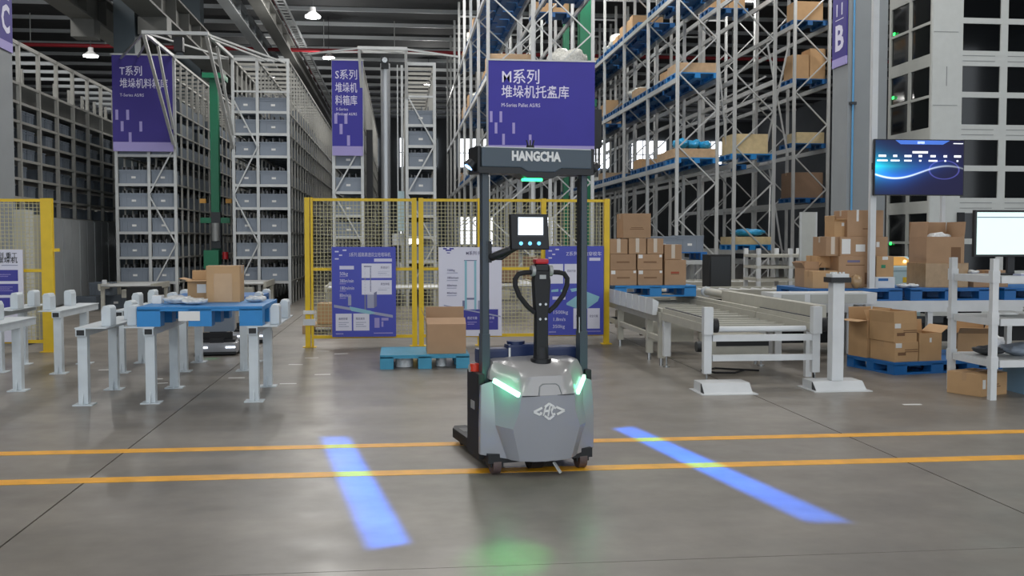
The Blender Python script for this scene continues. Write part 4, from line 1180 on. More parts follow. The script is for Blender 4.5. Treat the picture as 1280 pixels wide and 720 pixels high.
qx('large carton with a printed bar in the lower middle of the tall stack', 1046.5, 1088, .99, 1.48, 14.9, .5, prints=[(-.05, .84, .2, .035, 'chip_text'), (0, .72, .3, .012, 'print_brown'), (.34, .3, .05, .18, 'print_brown')], m='cardboard')
qx('narrow carton left in the third layer of the tall stack', 1030, 1047.5, 1.48, 1.78, 14.98, .5, m='cardboard', vtape=True, tape_m='tape_clear')
qx('carton with two white labels in the third layer of the tall stack', 1048, 1089, 1.48, 1.78, 14.92, .5, stick=[(-.32, .5, .14, .23), (.12, .42, .15, .11)], m='cardboard')
qx('carton right in the third layer of the tall stack behind the white pole', 1090, 1108, 1.48, 1.78, 14.95, .5, stick=[(-.2, .6, .05, .08)], m='cardboard')
qx('yellowish carton with a green mark right of the white pole', 1094, 1116, 1.16, 1.48, 14.92, .45, prints=[(-.1, .5, .07, .05, 'green_machine')], stick=[(0, .9, .09, .05)], m='cardboard_light')
qx('flat white carton under the yellowish carton right of the white pole', 1093, 1118, .99, 1.16, 14.86, .45, m='white_paint', tape=False, prints=[(-.1, .75, .16, .04, 'blue_deep')])
qx('small open carton on top of the tall stack', 1040, 1055.5, 1.78, 2.02, 15.05, .35, open_=True, flaps=(70, 0, 0, None), m='cardboard_light', stick=[(.2, .8, .04, .05)])
qx('large carton with torn white tape topping the tall stack', 1056.5, 1102, 1.78, 2.19, 14.96, .5, prints=[(.1, .3, .2, .015, 'print_brown')], stick=[(-.22, .8, .035, .18), (.16, .85, .05, .22)], m='cardboard', tape_m='tape_clear')
blob('film_bundle', 'crumpled film bundle in front of the tall carton stack', 'bag', QX(1064), 14.82, .99, .16, .14, .2, 'wrap_brown', 8)
qx('film wrapped carton at the foot of the torn carton', 1157, 1212, .99, 1.37, 14.92, .6, m='wrap_brown', tape=False)
qx('tall torn open carton on the film wrapped carton', 1157.5, 1206, 1.37, 1.78, 14.94, .55, open_=True, flaps=(None, 0, -5, 5), m='cardboard', prints=[(.28, .3, .16, .25, 'print_brown')])
blob('film_bundle', 'white film spilling out of the tall torn carton', 'bag', QX(1174) * 1.02, 15.3, 1.62, .34, .3, .22, 'plastic_bag', 9)
qx('low brown carton right of the film wrapped carton', 1219, 1240, .99, 1.2, 14.9, .4, m='cardboard')
qx('low brown carton behind the shelf post', 1241, 1264, .99, 1.25, 14.95, .4, m='cardboard')
for i, (x, y) in enumerate(((1130, .99), (1142, .99), (1220, 1.2))):
    blob('film_scrap', ['film scrap left on the pallet of the torn carton', 'film scrap in the middle of the pallet of the torn carton', 'film scrap on the low carton right of the torn carton'][i], 'film scrap', QX(x), 15.0, y, .16, .2, .06, 'plastic_bag', 20 + i, 'film scraps on the pallets')

# floor pallet with open cartons
RZ = R(11)
fx, fy = 6.286, 12.33
def loc(u, v): return fx + u * math.cos(RZ) - v * math.sin(RZ), fy + u * math.sin(RZ) + v * math.cos(RZ)
px_, py_ = loc(.66, 0)
pallet('blue pallet on the floor at the right under four open cartons', px_, py_, 0, 1.32, 1.0, .16, RZ, m='blue_deep')
GF = 'cartons on the right floor pallet'
def fl(label, u0, u1, v, z, d, h, **k):
    x, y = loc((u0 + u1) / 2, v)
    return carton(label, x, y, z, u1 - u0, d, h, RZ, group=GF, **k)
pt = [(.2, .6, .2, .01, 'print_brown'), (.2, .5, .2, .01, 'print_brown'), (-.2, .4, .12, .04, 'print_brown')]
fl('brown carton at the near corner of the right floor pallet', .03, .39, .04, .16, .5, .26, stick=[(-.34, .82, .09, .06)], prints=pt, m='cardboard_light')
fl('open brown carton on the near corner carton of the right floor pallet', .02, .37, .05, .42, .5, .24, open_=True, flaps=(-4, 4, 5, -8), stick=[(-.34, .86, .09, .06)], prints=pt, m='cardboard_light')
fl('open brown carton at the right of the right floor pallet', .41, .76, .05, .16, .38, .36, open_=True, flaps=(None, 6, 60, 55), stick=[(0, .75, .03, .06)], m='cardboard_light')
fl('tall open carton with a drooping flap at the rear of the right floor pallet', .0, .36, .57, .16, .4, .5, open_=True, flaps=(-30, 3, 96, 10), m='cardboard_light', stick=[(-.3, .9, .06, .06)])
carton('light open carton lying behind the right floor pallet', 7.75, 13.0, .16, .4, .4, .3, R(-20), open_=True, flaps=(60, 0, 70, 20), m='cardboard_light', group=None)
pallet('blue pallet on the floor behind the white shelf with white film', 7.95, 12.75, 0, 1.0, 1.0, .16, R(5), m='blue_deep')
blob('film_bundle', 'white film heap on the floor pallet behind the white shelf', 'bag', 8.1, 13.3, .16, .5, .3, .25, 'plastic_bag', 14)

# white wedges on the floor and the button post
def wedge(label, x0, x1, y0, y1, h):
    t = thing('floor_wedge', label, 'floor wedge', ((x0 + x1) / 2, y0, 0), world_coords=True, group='white floor wedges at the conveyor end')
    MB().prism([(y0, .008), (y0 + .02, .02), (y0 + .12, h), (y1, h), (y1, .008)], 'x', x0 + .05, x1 - .04).build('ramp', 'white_paint', t)
    ubox('base_plate', x0, x1, y0 - .06, y1 + .03, 0, .008, 'white_paint', t)
    MB().prism([(y0 + .02, .01), (y0 + .12, h - .005), (y0 + .12, .01)], 'x', x0 + .04, x0 + .05).build('side_gusset', 'dark_steel', t)
wedge('white steel floor wedge under the left leg of the conveyor end', 3.33, 3.98, 11.0, 11.42, .11)
wedge('white steel floor wedge under the button post', 4.67, 5.36, 11.08, 11.5, .1)
t = thing('button_post', 'white post with black topped button box on a floor wedge', 'post', (5.03, 11.28, .1), world_coords=True)
MB().box(4.96, 5.10, 11.22, 11.36, .1, 1.24).build('post', 'white_paint', t, bevel=.008)
ubox('cap', 4.92, 5.16, 11.18, 11.4, 1.24, 1.30, 'black_plastic', t)
ubox('button_box', 4.94, 5.14, 11.2, 11.38, 1.30, 1.34, 'white_paint', t)
for k in range(4): MB().cyl((4.97 + k * .045, 11.27, 1.34), (4.97 + k * .045, 11.27, 1.36), .014, 8).build('button', 'white_paint', t)
o = MB().tube([(5.06, 11.5, .3), (5.1, 11.45, .12), (5.0, 11.48, .02), (4.9, 11.6, .02), (4.94, 11.7, .25)], .012, 8).build('power_cable', 'black_soft', None, smooth=60)
tag(o, 'black cable looping to the floor beside the button post', 'cable')
o = MB().tube([(4.5, 12.9, .02), (4.3, 12.7, .012), (4.05, 12.75, .012), (3.95, 13.0, .012), (4.2, 13.2, .012), (4.7, 12.9, .012)], .012, 8).build('power_cable', 'black_soft', None, smooth=60)
tag(o, 'black cable coiled on the floor under the conveyor end', 'cable')

# white shelf bench with monitor
t = thing('shelf_bench', 'white steel shelf bench with three shelves at the right picture edge', 'shelf', (7.2, 10.7, 0), world_coords=True)
for x in (6.36, 8.35):
    for y in (10.3, 11.12):
        ubox('post', x - .034, x + .034, y - .034, y + .034, 0, 1.53, 'white_paint', t)
        for z in (.34, .82, 1.27): ubox('collar', x - .042, x + .042, y - .042, y + .042, z, z + .13, 'white_paint', t)
for z in (.43, .88, 1.34):
    ubox('shelf_deck', 6.4, 8.31, 10.34, 11.08, z - .02, z, 'galv', t)
    ubox('shelf_rail', 6.42, 8.29, 10.26, 10.32, z - .075, z, 'white_paint', t)
    ubox('shelf_rail', 6.34, 6.40, 10.36, 11.06, z - .075, z, 'white_paint', t)
    ubox('shelf_rail', 6.42, 8.29, 11.1, 11.16, z - .075, z, 'white_paint', t)
t = thing('computer_monitor', 'large computer monitor with a pale lit screen on the white shelf', 'monitor', (6.75, 10.62, 1.34), world_coords=True)
ubox('housing', 6.29, 7.2, 10.58, 10.63, 1.545, 2.06, 'black_plastic', t)
ubox('screen', 6.315, 7.175, 10.573, 10.58, 1.57, 2.035, 'screen_mint', t)
ubox('menu_bar', 6.315, 7.175, 10.570, 10.573, 1.975, 1.985, 'draw_mid', t)
ubox('neck', 6.72, 6.8, 10.63, 10.67, 1.36, 1.75, 'black_plastic', t)
ubox('stand_foot', 6.6, 6.92, 10.55, 10.78, 1.34, 1.36, 'black_plastic', t)
nest(t, [('menu_bar', 'screen'), ('screen', 'housing')])
t = thing('keyboard', 'grey keyboard lying in front of the monitor on the shelf', 'keyboard', (6.95, 10.45, 1.34), world_coords=True)
ubox('base', 6.7, 7.1, 10.36, 10.5, 1.34, 1.36, 'draw_grey', t); ubox('keys', 6.71, 7.09, 10.37, 10.49, 1.36, 1.366, 'sticker', t)
for i, (x, y, z, w, h, m) in enumerate(((6.75, 10.75, .88, .3, .05, 'sticker'), (7.2, 10.7, .88, .4, .12, 'tower_side'), (6.62, 10.8, .43, .3, .1, 'dark_steel'), (6.95, 10.7, .43, .45, .13, 'tote'), (7.3, 10.6, .43, .4, .1, 'galv_dull'))):
    blob('loose_parts', ['white papers on the middle shelf of the white bench', 'grey bundle on the middle shelf of the white bench', 'dark cable heap on the lowest shelf of the white bench', 'grey part heap on the lowest shelf of the white bench', 'grey tray of parts on the lowest shelf of the white bench'][i], 'loose parts', x, y, z, w, .3, h, m, 30 + i)
carton('brown carton turned askew on the floor under the white shelf', 6.565, 10.585, 0, .47, .43, .25, R(25), m='cardboard_light', stick=[(-.4, .55, .05, .1)], prints=[(.0, .5, .16, .01, 'print_brown'), (.02, .4, .2, .01, 'print_brown')], group=None)
b = tote(7.25, 10.62, 0, .62, .42, .36, 'light blue crate on the floor under the white shelf', None, 'crate_blue', False)

# TV on its white pole
t = thing('television', 'large wall display with a blue wave picture on white poles', 'television', (7.18, 14.86, .99), world_coords=True)
ubox('housing', 7.135, 8.57, 14.74, 14.79, 2.405, 3.255, 'black_plastic', t)
sc_ = MB().box(7.15, 8.555, 14.733, 14.74, 2.42, 3.24).build('screen', 'glass_dark', t)
def tv_material():
    m = bpy.data.materials.new('tv_picture'); m.use_nodes = True
    nt = m.node_tree; b = nt.nodes['Principled BSDF']
    b.inputs['Base Color'].default_value = (.01, .01, .015, 1); b.inputs['Roughness'].default_value = .5; b.inputs['Specular IOR Level'].default_value = .05
    tc = nt.nodes.new('ShaderNodeTexCoord'); sp = nt.nodes.new('ShaderNodeSeparateXYZ')
    nt.links.new(tc.outputs['Generated'], sp.inputs[0])
    def op(o, a, b_=None, cl=False):
        n = nt.nodes.new('ShaderNodeMath'); n.operation = o; n.use_clamp = cl
        for i, s in enumerate((a, b_)):
            if s is None: continue
            if isinstance(s, (int, float)): n.inputs[i].default_value = s
            else: nt.links.new(s, n.inputs[i])
        return n.outputs[0]
    u, v = sp.outputs['X'], sp.outputs['Z']
    cv = op('SUBTRACT', .415, op('MULTIPLY', .115, op('COSINE', op('MULTIPLY', op('SUBTRACT', u, .22), 5.236))))
    dv = op('SUBTRACT', v, cv)
    core = op('EXPONENT', op('MULTIPLY', -1.0, op('POWER', op('DIVIDE', op('ABSOLUTE', dv), .014), 2.0)))
    core = op('MULTIPLY', core, op('SUBTRACT', 1.15, u, True))
    left = op('POWER', op('SUBTRACT', 1.05, u, True), 1.6)
    glow_up = op('MULTIPLY', op('EXPONENT', op('MULTIPLY', -5.5, op('MAXIMUM', dv, 0.0))), op('GREATER_THAN', dv, 0.0))
    glow_dn = op('MULTIPLY', op('EXPONENT', op('MULTIPLY', 9.0, op('MINIMUM', dv, 0.0))), op('LESS_THAN', dv, 0.0))
    glow = op('MULTIPLY', op('ADD', glow_up, op('MULTIPLY', glow_dn, .45)), left)
    cy = op('MULTIPLY', op('EXPONENT', op('MULTIPLY', -9.0, op('ABSOLUTE', op('SUBTRACT', v, .52)))), op('POWER', op('SUBTRACT', 1.0, u, True), 5.0))
    ov = op('EXPONENT', op('MULTIPLY', -1.0, op('POWER', op('DIVIDE', op('ABSOLUTE', op('SUBTRACT', op('ADD', op('POWER', op('DIVIDE', op('SUBTRACT', u, .78), .17), 2.0), op('POWER', op('DIVIDE', op('SUBTRACT', v, .46), .17), 2.0)), 1.0)), .09), 2.0)))
    cmb = nt.nodes.new('ShaderNodeCombineXYZ')
    nt.links.new(op('ADD', op('ADD', op('MULTIPLY', core, .75), .012), op('ADD', op('MULTIPLY', glow, .02), op('MULTIPLY', ov, .05))), cmb.inputs[0])
    nt.links.new(op('ADD', op('ADD', op('MULTIPLY', core, .85), .012), op('ADD', op('MULTIPLY', glow, .16), op('ADD', op('MULTIPLY', cy, .6), op('MULTIPLY', ov, .05)))), cmb.inputs[1])
    nt.links.new(op('ADD', op('ADD', op('MULTIPLY', core, .9), .035), op('ADD', op('MULTIPLY', glow, .85), op('ADD', op('MULTIPLY', cy, .5), op('MULTIPLY', ov, .22)))), cmb.inputs[2])
    nt.links.new(cmb.outputs[0], b.inputs['Emission Color']); b.inputs['Emission Strength'].default_value = 1.5
    MATS['tv_picture'] = m
tv_material()
sc_.data.materials[0] = M('tv_picture')
mat('tv_bar', '#3f6fd0', .4, emit=.6)
TW, TH = 1.405, .82
def tvr(nm, u0, u1, v0, v1, m):
    ubox(nm, 7.15 + u0 * TW, 7.15 + u1 * TW, 14.730, 14.733, 3.24 - v1 * TH, 3.24 - v0 * TH, m, t)
MB().prism([(7.15 + u * TW, 3.24 - v * TH) for u, v in ((.22, 0), (.84, 0), (.76, .075), (.28, .075))], 'y', 14.730, 14.733).build('title_bar', 'tv_bar', t)
tvr('title_text', .47, .55, .02, .065, 'screen_text'); tvr('clock_text', .88, .99, .045, .06, 'screen_text')
tvr('heading_text', .415, .59, .2, .24, 'screen_text')
for u, w in ((.075, .085), (.22, .045), (.365, .08), (.505, .04), (.65, .06), (.79, .04), (.93, .08)): tvr('column_text', u - w / 2, u + w / 2, .27, .31, 'screen_text')
for u, w in ((.075, .12), (.22, .1), (.365, .085), (.505, .025), (.65, .1), (.79, .02), (.93, .02)): tvr('column_text', u - w / 2, u + w / 2, .36, .39, 'screen_text')
ubox('pole', 7.135, 7.225, 14.84, 14.92, .995, 8.5, 'white_paint', t)
ubox('pole', 8.74, 8.80, 15.66, 15.72, .995, 2.95, 'white_paint', t)
ubox('bracket', 7.14, 8.5, 14.79, 14.84, 2.8, 2.9, 'dark_steel', t)
ubar('bracket', (8.45, 14.82, 2.85), (8.77, 15.69, 2.85), .05, .05, 'dark_steel', t)
ubox('foot', 7.1, 7.26, 14.8, 14.96, .99, 1.0, 'white_paint', t)
nest(t, [('title_text', 'screen'), ('clock_text', 'screen'), ('heading_text', 'screen'), ('column_text', 'screen'), ('title_bar', 'screen')])
# pale blue operator desk
t = thing('operator_desk', 'pale blue operator desk with lit buttons behind the carton stack', 'control desk', (9.1, 17.8, 0), world_coords=True)
ubox('body', 8.72, 9.5, 17.7, 18.3, 0, 1.18, 'desk_blue', t)
MB().prism([(17.66, 1.18), (18.32, 1.18), (18.32, 1.42), (17.66, 1.24)], 'x', 8.68, 9.54).build('sloped_top', 'desk_blue', t)
MB().prism([(17.72, 1.262), (18.28, 1.412), (18.28, 1.416), (17.72, 1.266)], 'x', 8.76, 9.46).build('control_plate', 'orange_cap', t)
for x in (8.84, 9.28): MB().cyl((x, 17.9, 1.31), (x, 17.88, 1.35), .03, 10).build('lit_button', 'amber_led', t)
MB().cyl((9.05, 18.05, 1.35), (9.05, 18.03, 1.39), .03, 10).build('red_button', 'red_plastic', t)
ubox('warning_sticker', 9.15, 9.25, 17.694, 17.7, .95, 1.05, 'yellow_paint', t)
t = thing('guard_panel', 'narrow greenish grey guard panel left of the tall carton stack', 'panel', (8.2, 19.6, 0), world_coords=True)
ubox('panel', 8.15, 8.45, 20.0, 20.05, .8, 2.3, 'tower_side', t); ubox('post', 8.12, 8.16, 20.0, 20.06, 0, 2.3, 'galv', t); ubox('post', 8.44, 8.48, 20.0, 20.06, 0, 2.3, 'galv', t)

# white glazed storage tower
t = thing('storage_tower', 'tall white storage tower with dark glazed window grid', 'storage tower', (13, 20, 0), world_coords=True)
X0, X1, Y0, Y1, ZT = 10.9, 17.0, 20.0, 21.9, 11.0
ubox('core', X0 + .5, X1, Y0 + .6, Y1 - .3, 0, ZT - .1, 'black_soft', t)
wx = [(11.55 + .985 * k, 12.375 + .985 * k) for k in range(5)]
Z63 = 5.632
rows = []
for k in range(-4, 3):
    zb = Z63 + 1.514 * k
    rows += [(zb, zb + .56), (zb - .98 + .33 + .0, zb - .12)] if False else [(zb, zb + .555)]
    rows += [(zb + .67, zb + 1.2)]
rows = sorted((a, b) for a, b in rows if a > .2 and b < ZT)
ubox('corner_stile', X0, wx[0][0], Y0, Y0 + .06, 0, ZT, 'tower_white', t)
for (a, b), (c_, d_) in zip(wx, wx[1:]): ubox('stile', b, c_, Y0, Y0 + .06, 0, ZT, 'tower_white', t)
zp = 0
for (a, b) in rows:
    for (xa, xb) in wx:
        if a - zp > .01: ubox('rail', xa, xb, Y0, Y0 + .06, zp, a, 'tower_white', t)
        ubox('window_pane', xa, xb, Y0 + .03, Y0 + .045, a, b, 'glass_dark', t)
    if .25 < a - zp < .5:
        zm = (zp + a) / 2
        for (xa, xb) in wx:
            ubox('groove', xa, xb - .12, Y0 - .004, Y0, zm + .05, zm + .062, 'groove', t)
            ubox('groove', xa, xb - .12, Y0 - .004, Y0, zm - .06, zm - .048, 'groove', t)
    zp = b
for (xa, xb) in wx: ubox('rail', xa, xb, Y0, Y0 + .06, zp, ZT, 'tower_white', t)
ubox('groove', 11.2, 11.215, Y0 - .004, Y0, 4.9, 5.3, 'groove', t)
for z in (3.05, 4.5, 6.0): ubox('groove', X0 + .02, wx[0][0] - .1, Y0 - .004, Y0, z, z + .01, 'groove', t)
# side facing the pallet racks
ys = [(20.12, 20.92), (21.02, 21.8)]
ubox('side_stile', X0, X0 + .06, Y0 + .06, ys[0][0], 0, ZT, 'tower_side', t)
ubox('side_stile', X0, X0 + .06, ys[0][1], ys[1][0], 0, ZT, 'tower_side', t)
ubox('side_stile', X0, X0 + .06, ys[1][1], Y1, 0, ZT, 'tower_side', t)
zp = 0
for (a, b) in rows:
    a2, b2 = a - .06, b + .0
    for (ya, yb) in ys:
        if a2 - zp > .01: ubox('side_rail', X0, X0 + .06, ya, yb, zp, a2, 'tower_side', t)
        ubox('window_pane', X0 + .03, X0 + .045, ya, yb, a2, b2, 'glass_dark', t)
    zp = b2
ubox('side_rail', X0, X0 + .06, ys[0][0], ys[1][1], zp, ZT, 'tower_side', t)
for z in (6.25, 4.85, 1.62): ubox('green_led', X0 - .012, X0, 21.62, 21.7, z, z + .06, 'green_led', t)
t = thing('wall_device', 'small black and white device fixed on the tower front above the torn carton', 'device', (11.55, 19.9, 1.8), world_coords=True)
ubox('body', 11.49, 11.62, 19.92, 20.0, 1.98, 2.3, 'black_plastic', t); ubox('sticker', 11.49, 11.62, 19.91, 20.0, 1.85, 1.98, 'sticker', t)
# ---------------------------------------------------------------- the stacker truck
TX, TY, TR = 1.077, 7.234, R(11.5)
tr = thing('stacker_truck', 'grey automated pallet stacker truck with tall dark mast in the middle', 'forklift', (TX, TY, 0), TR)
def loft(cols, mirror=True):
    """cols: list of columns left to right up to the centre line; each a list of (x, y, z) bottom to top"""
    full = cols + [[(-x, y, z) for x, y, z in col] for col in cols[:-1][::-1]] if mirror else cols
    b = MB(); n = len(full[0]); vs = [p for col in full for p in col]
    fs = [(i * n + j, (i + 1) * n + j, (i + 1) * n + j + 1, i * n + j + 1) for i in range(len(full) - 1) for j in range(n - 1)]
    b.add(vs, fs); return b, full
def subdiv(o, lv=2, crease=None):
    m = o.modifiers.new('smooth', 'SUBSURF'); m.levels = lv; m.render_levels = lv
# lower rear cover with cheeks and flat wings
lower = [
    [(-.452, .315, .15), (-.452, .315, .375), (-.447, .315, .5), (-.440, .33, .655)],
    [(-.450, .275, .148), (-.450, .272, .375), (-.446, .276, .5), (-.438, .292, .66)],
    [(-.440, .266, .147), (-.440, .262, .375), (-.436, .266, .5), (-.425, .286, .668)],
    [(-.275, .175, .126), (-.356, .205, .375), (-.350, .24, .50), (-.36, .266, .69)],
    [(-.25, .145, .12), (-.338, .15, .372), (-.272, .142, .484), (-.228, .06, .612)],
    [(-.20, .10, .116), (-.26, .075, .36), (-.218, .06, .482), (-.205, .046, .607)],
    [(-.10, .07, .113), (-.12, .04, .36), (-.11, .036, .48), (-.10, .036, .602)],
    [(0, .062, .112), (0, .033, .36), (0, .03, .48), (0, .03, .600)]]
b, full = loft(lower)
n = 4; m = len(full)
b.f.append(tuple([i * n for i in range(m)][::-1]))
b.build('rear_cover', 'truck_grey', tr, smooth=26)
# hood
hood = [
    [(-.375, .46, .70), (-.372, .46, .74), (-.36, .46, .79), (-.34, .47, .80)],
    [(-.372, .29, .70), (-.366, .312, .756), (-.335, .327, .822), (-.33, .46, .832)],
    [(-.345, .255, .690), (-.335, .27, .752), (-.30, .30, .822), (-.30, .46, .838)],
    [(-.222, .055, .613), (-.205, .105, .730), (-.20, .19, .788), (-.20, .46, .84)],
    [(-.20, .042, .607), (-.19, .085, .733), (-.185, .18, .790), (-.185, .46, .842)],
    [(-.10, .035, .603), (-.10, .075, .738), (-.10, .17, .793), (-.10, .46, .845)],
    [(0, .03, .601), (0, .072, .739), (0, .167, .794), (0, .46, .846)]]
b, full = loft(hood)
h_ = b.build('hood', 'truck_hood', tr, smooth=35)
# recessed grip panel outline on the hood
MB().tube([(-.075, .033, .607), (-.065, .053, .665), (-.04, .057, .682), (.06, .057, .682), (.085, .053, .665), (.10, .035, .607)], .0045, 6).build('grip_outline', 'groove', tr, smooth=60)
MB().box(-.2, .2, .034, .05, .5985, .603).build('shadow_gap', 'black_soft', tr)
for s in (-1, 1):
    o = MB().bar((s * .358, .238, .700), (s * .226, .036, .612), .024, .036).build('light_strip', 'green_strip', tr, bevel=.006)
    l = bpy.data.lights.new('strip_light', 'POINT'); l.energy = .7; l.color = (.05, 1, .4); l.shadow_soft_size = .04
    lo = bpy.data.objects.new('strip_light', l); lo.location = (s * .34, .10, .67); link(lo, tr)
# emblem on the rear cover
EZ, EY = .487, .030
def emb(pts, w=.016):
    for p, q in zip(pts[:-1], pts[1:]):
        MB().bar((p[0], EY - .004, EZ + p[1]), (q[0], EY - .004, EZ + q[1]), .008, w).build('emblem_stroke', 'sticker', tr)
EX = 0.0
emb([(-.055, .028), (-.118, 0), (-.07, -.024), (-.06, -.004)]); emb([(.055, .028), (.118, 0), (.06, -.026)])
emb([(-.035, .032), (0, .055), (.035, .032)]); emb([(-.035, -.032), (0, -.058), (.035, -.032)])
emb([(-.028, .034), (-.046, -.03)], .018); emb([(.004, .04), (-.01, -.034)], .018); emb([(-.036, .002), (-.002, .004)], .015)
emb([(.05, .02), (.03, .03), (.016, .002), (.022, -.026), (.046, -.022)], .015)
ubox('vent_slot', .0, .05, .07, .09, .115, .122, 'black_plastic', tr)
# underside, wheels
ubox('chassis', -.41, .41, .2, .62, .09, .16, 'black_plastic', tr)
for s in (-1, 1):
    MB().cyl((s * .34 - .03, .27, .075), (s * .34 + .03, .27, .075), .075, 20).build('caster_wheel', 'wheel_red', tr, smooth=40)
    MB().cyl((s * .34 - .034, .27, .075), (s * .34 + .034, .27, .075), .03, 12).build('caster_hub', 'dark_steel', tr, smooth=40)
    ubox('caster_fork', s * .34 - .05, s * .34 - .036, .22, .34, .06, .15, 'black_plastic', tr)
    ubox('caster_fork', s * .34 + .036, s * .34 + .05, .22, .34, .06, .15, 'black_plastic', tr)
MB().cyl((-.05, .36, .115), (.05, .36, .115), .115, 24).build('drive_wheel', 'rubber', tr, smooth=40)
MB().bar((.07, .12, .09), (.11, .08, .015), .03, .01).build('ground_strap', 'galv', tr)
# side boxes along the left and right
for s in (-1, 1):
    MB().box(min(s * .452, s * .40), max(s * .452, s * .40), .32, .64, .10, .74).build('side_box', 'black_soft', tr, bevel=.01)
    ubox('side_badge', min(s * .452, s * .456), max(s * .452, s * .456), .42, .52, .46, .52, 'galv_dull', tr)
    MB().cyl((s * .425, .50, .74), (s * .425, .50, .795), .04, 14).build('side_lamp', 'red_lamp', tr, smooth=40)
    MB().cyl((s * .452, .52, .76), (s * .466, .52, .76), .03, 14).build('lamp_ring', 'galv', tr, smooth=40)
# mast
for s in (-1, 1):
    x0, x1 = (-.407, -.357) if s < 0 else (.38, .428)
    MB().box(x0, x1, .36, .44, .12, 2.29).build('mast_post', 'mast', tr, bevel=.006)
    x0, x1 = (-.357, -.35) if s < 0 else (.373, .38)
    MB().box(x0, x1, .38, .44, .2, 2.2).build('mast_channel', 'black_plastic', tr)
    ubox('mast_foot', *((-.411, -.35) if s < 0 else (.37, .432)), .356, .446, .72, 1.03, 'mast', tr)
MB().prism([(.43, 1.35), (.452, 1.40), (.452, 1.82), (.43, 1.9)], 'y', .42, .5).build('cable_cover', 'black_plastic', tr)
ubox('data_plate', .36, .366, .355, .36, 1.02, 1.14, 'galv', tr)
# dark blue carriage between the posts behind the hood
MB().box(-.40, .40, .48, .62, .79, .905).build('carriage', 'navy', tr, bevel=.02)
MB().box(-.17, .16, .47, .6, .80, .935).build('carriage_housing', 'navy', tr, bevel=.02)
MB().cyl((-.09, .54, .93), (-.09, .54, .955), .07, 16).build('scanner_cap', 'navy', tr, smooth=40)
ubox('edge_reflector', -.17, -.155, .464, .469, .82, .91, 'sticker', tr)
MB().cyl((.12, .54, .90), (.12, .54, .975), .014, 10).build('stop_stem', 'red_plastic', tr)
MB().cyl((.12, .54, .96), (.12, .54, .99), .032, 14).build('stop_button', 'red_plastic', tr, smooth=40)
# header
MB().prism([(-.432, 2.265), (-.432, 2.408), (.432, 2.408), (.432, 2.265), (.19, 2.265), (.135, 2.235), (-.075, 2.235), (-.13, 2.265)], 'y', .287, .52).build('header', 'header_slate', tr, bevel=.008)
MB().prism([(-.45, 2.22), (-.45, 2.265), (-.13, 2.265), (-.075, 2.235), (.135, 2.235), (.19, 2.265), (.45, 2.265), (.45, 2.22), (.18, 2.22), (.12, 2.19), (-.075, 2.19), (-.14, 2.22)], 'y', .295, .515).build('header_lip', 'black_plastic', tr)
for s in (-1, 1):
    x0, x1 = sorted((s * .432, s * .462))
    MB().box(x0, x1, .30, .56, 2.22, 2.42).build('header_cap', 'black_plastic', tr, bevel=.012)
    MB().cyl((s * .47, .38, 2.30), (s * .505, .38, 2.265), .045, 14, .05).build('floor_light_housing', 'black_plastic', tr, smooth=40)
    MB().cyl((s * .505, .38, 2.266), (s * .508, .38, 2.262), .032, 14).build('floor_light_lens', 'blue_lamp', tr, smooth=40)
ubox('header_top_plate', -.43, .43, .30, .51, 2.408, 2.415, 'galv', tr)
text('lettering', 'HANGCHA', -.014, .283, 2.318, .094, 'sticker', tr, width=.385, bold=.05, align='CENTER')
MB().box(-.105, .045, .30, .36, 2.168, 2.19).build('green_lamp', 'green_lamp', tr, bevel=.006)
MB().cyl((-.02, .4, 2.412), (-.02, .4, 2.44), .03, 12).build('antenna_base', 'black_plastic', tr, smooth=40)
for dx in (-.03, 0, .03): MB().cyl((-.02 + dx * .5, .4, 2.43), (-.02 + dx, .4, 2.48), .006, 6).build('antenna', 'black_plastic', tr)
screen_kids = set(tr.children)
# control screen on its arm
MB().prism([(-.215, 1.595), (-.225, 1.86), (.065, 1.86), (.08, 1.595)], 'y', .245, .305).build('screen_housing', 'black_plastic', tr, bevel=.01)
ubox('screen_bezel', -.175, .035, .243, .246, 1.69, 1.845, 'dark_steel', tr)
ubox('screen', -.167, .027, .241, .243, 1.705, 1.835, 'screen_white', tr)
for x in (-.145, -.075, -.005):
    MB().cyl((x, .240, 1.643), (x, .246, 1.643), .014, 16).build('lit_button', 'button_blue', tr, smooth=40)
MB().tube([(-.36, .42, 1.56), (-.33, .36, 1.54), (-.27, .33, 1.57), (-.2, .31, 1.60), (-.1, .31, 1.65)], .03, 10).build('screen_arm', 'black_plastic', tr, smooth=60)
MB().tube([(-.36, .44, 1.62), (-.34, .38, 1.53), (-.27, .32, 1.53), (-.18, .33, 1.59)], .012, 8).build('screen_cable', 'black_soft', tr, smooth=60)
ubox('arm_clamp', -.38, -.335, .36, .5, 1.5, 1.66, 'black_plastic', tr)
for ch in set(tr.children) - screen_kids: ch.location.z += .062
# tiller
MB().cyl((.0, .37, .80), (.0, .37, .84), .078, 24).build('tiller_turntable', 'black_plastic', tr, smooth=40)
MB().cyl((.0, .37, .83), (.0, .37, .93), .06, 20, .05).build('tiller_pivot', 'black_soft', tr, smooth=40)
ar = MB().prism([(-.048, .86), (.048, .86), (.046, 1.16), (.056, 1.24), (.066, 1.42), (.055, 1.5), (-.055, 1.5), (-.066, 1.42), (-.056, 1.24), (-.046, 1.16)], 'y', .33, .41).build('tiller_arm', 'black_soft', tr, bevel=.012)
for z in (1.14, 1.25):
    for x in (-.022, .022): MB().cyl((x, .322, z), (x, .332, z), .010, 10).build('bolt', 'steel', tr)
MB().box(-.055, .055, .33, .42, 1.49, 1.55).build('tiller_head', 'black_plastic', tr, bevel=.015)
MB().box(-.052, .052, .335, .42, 1.55, 1.59).build('belly_button', 'red_plastic', tr, bevel=.015)
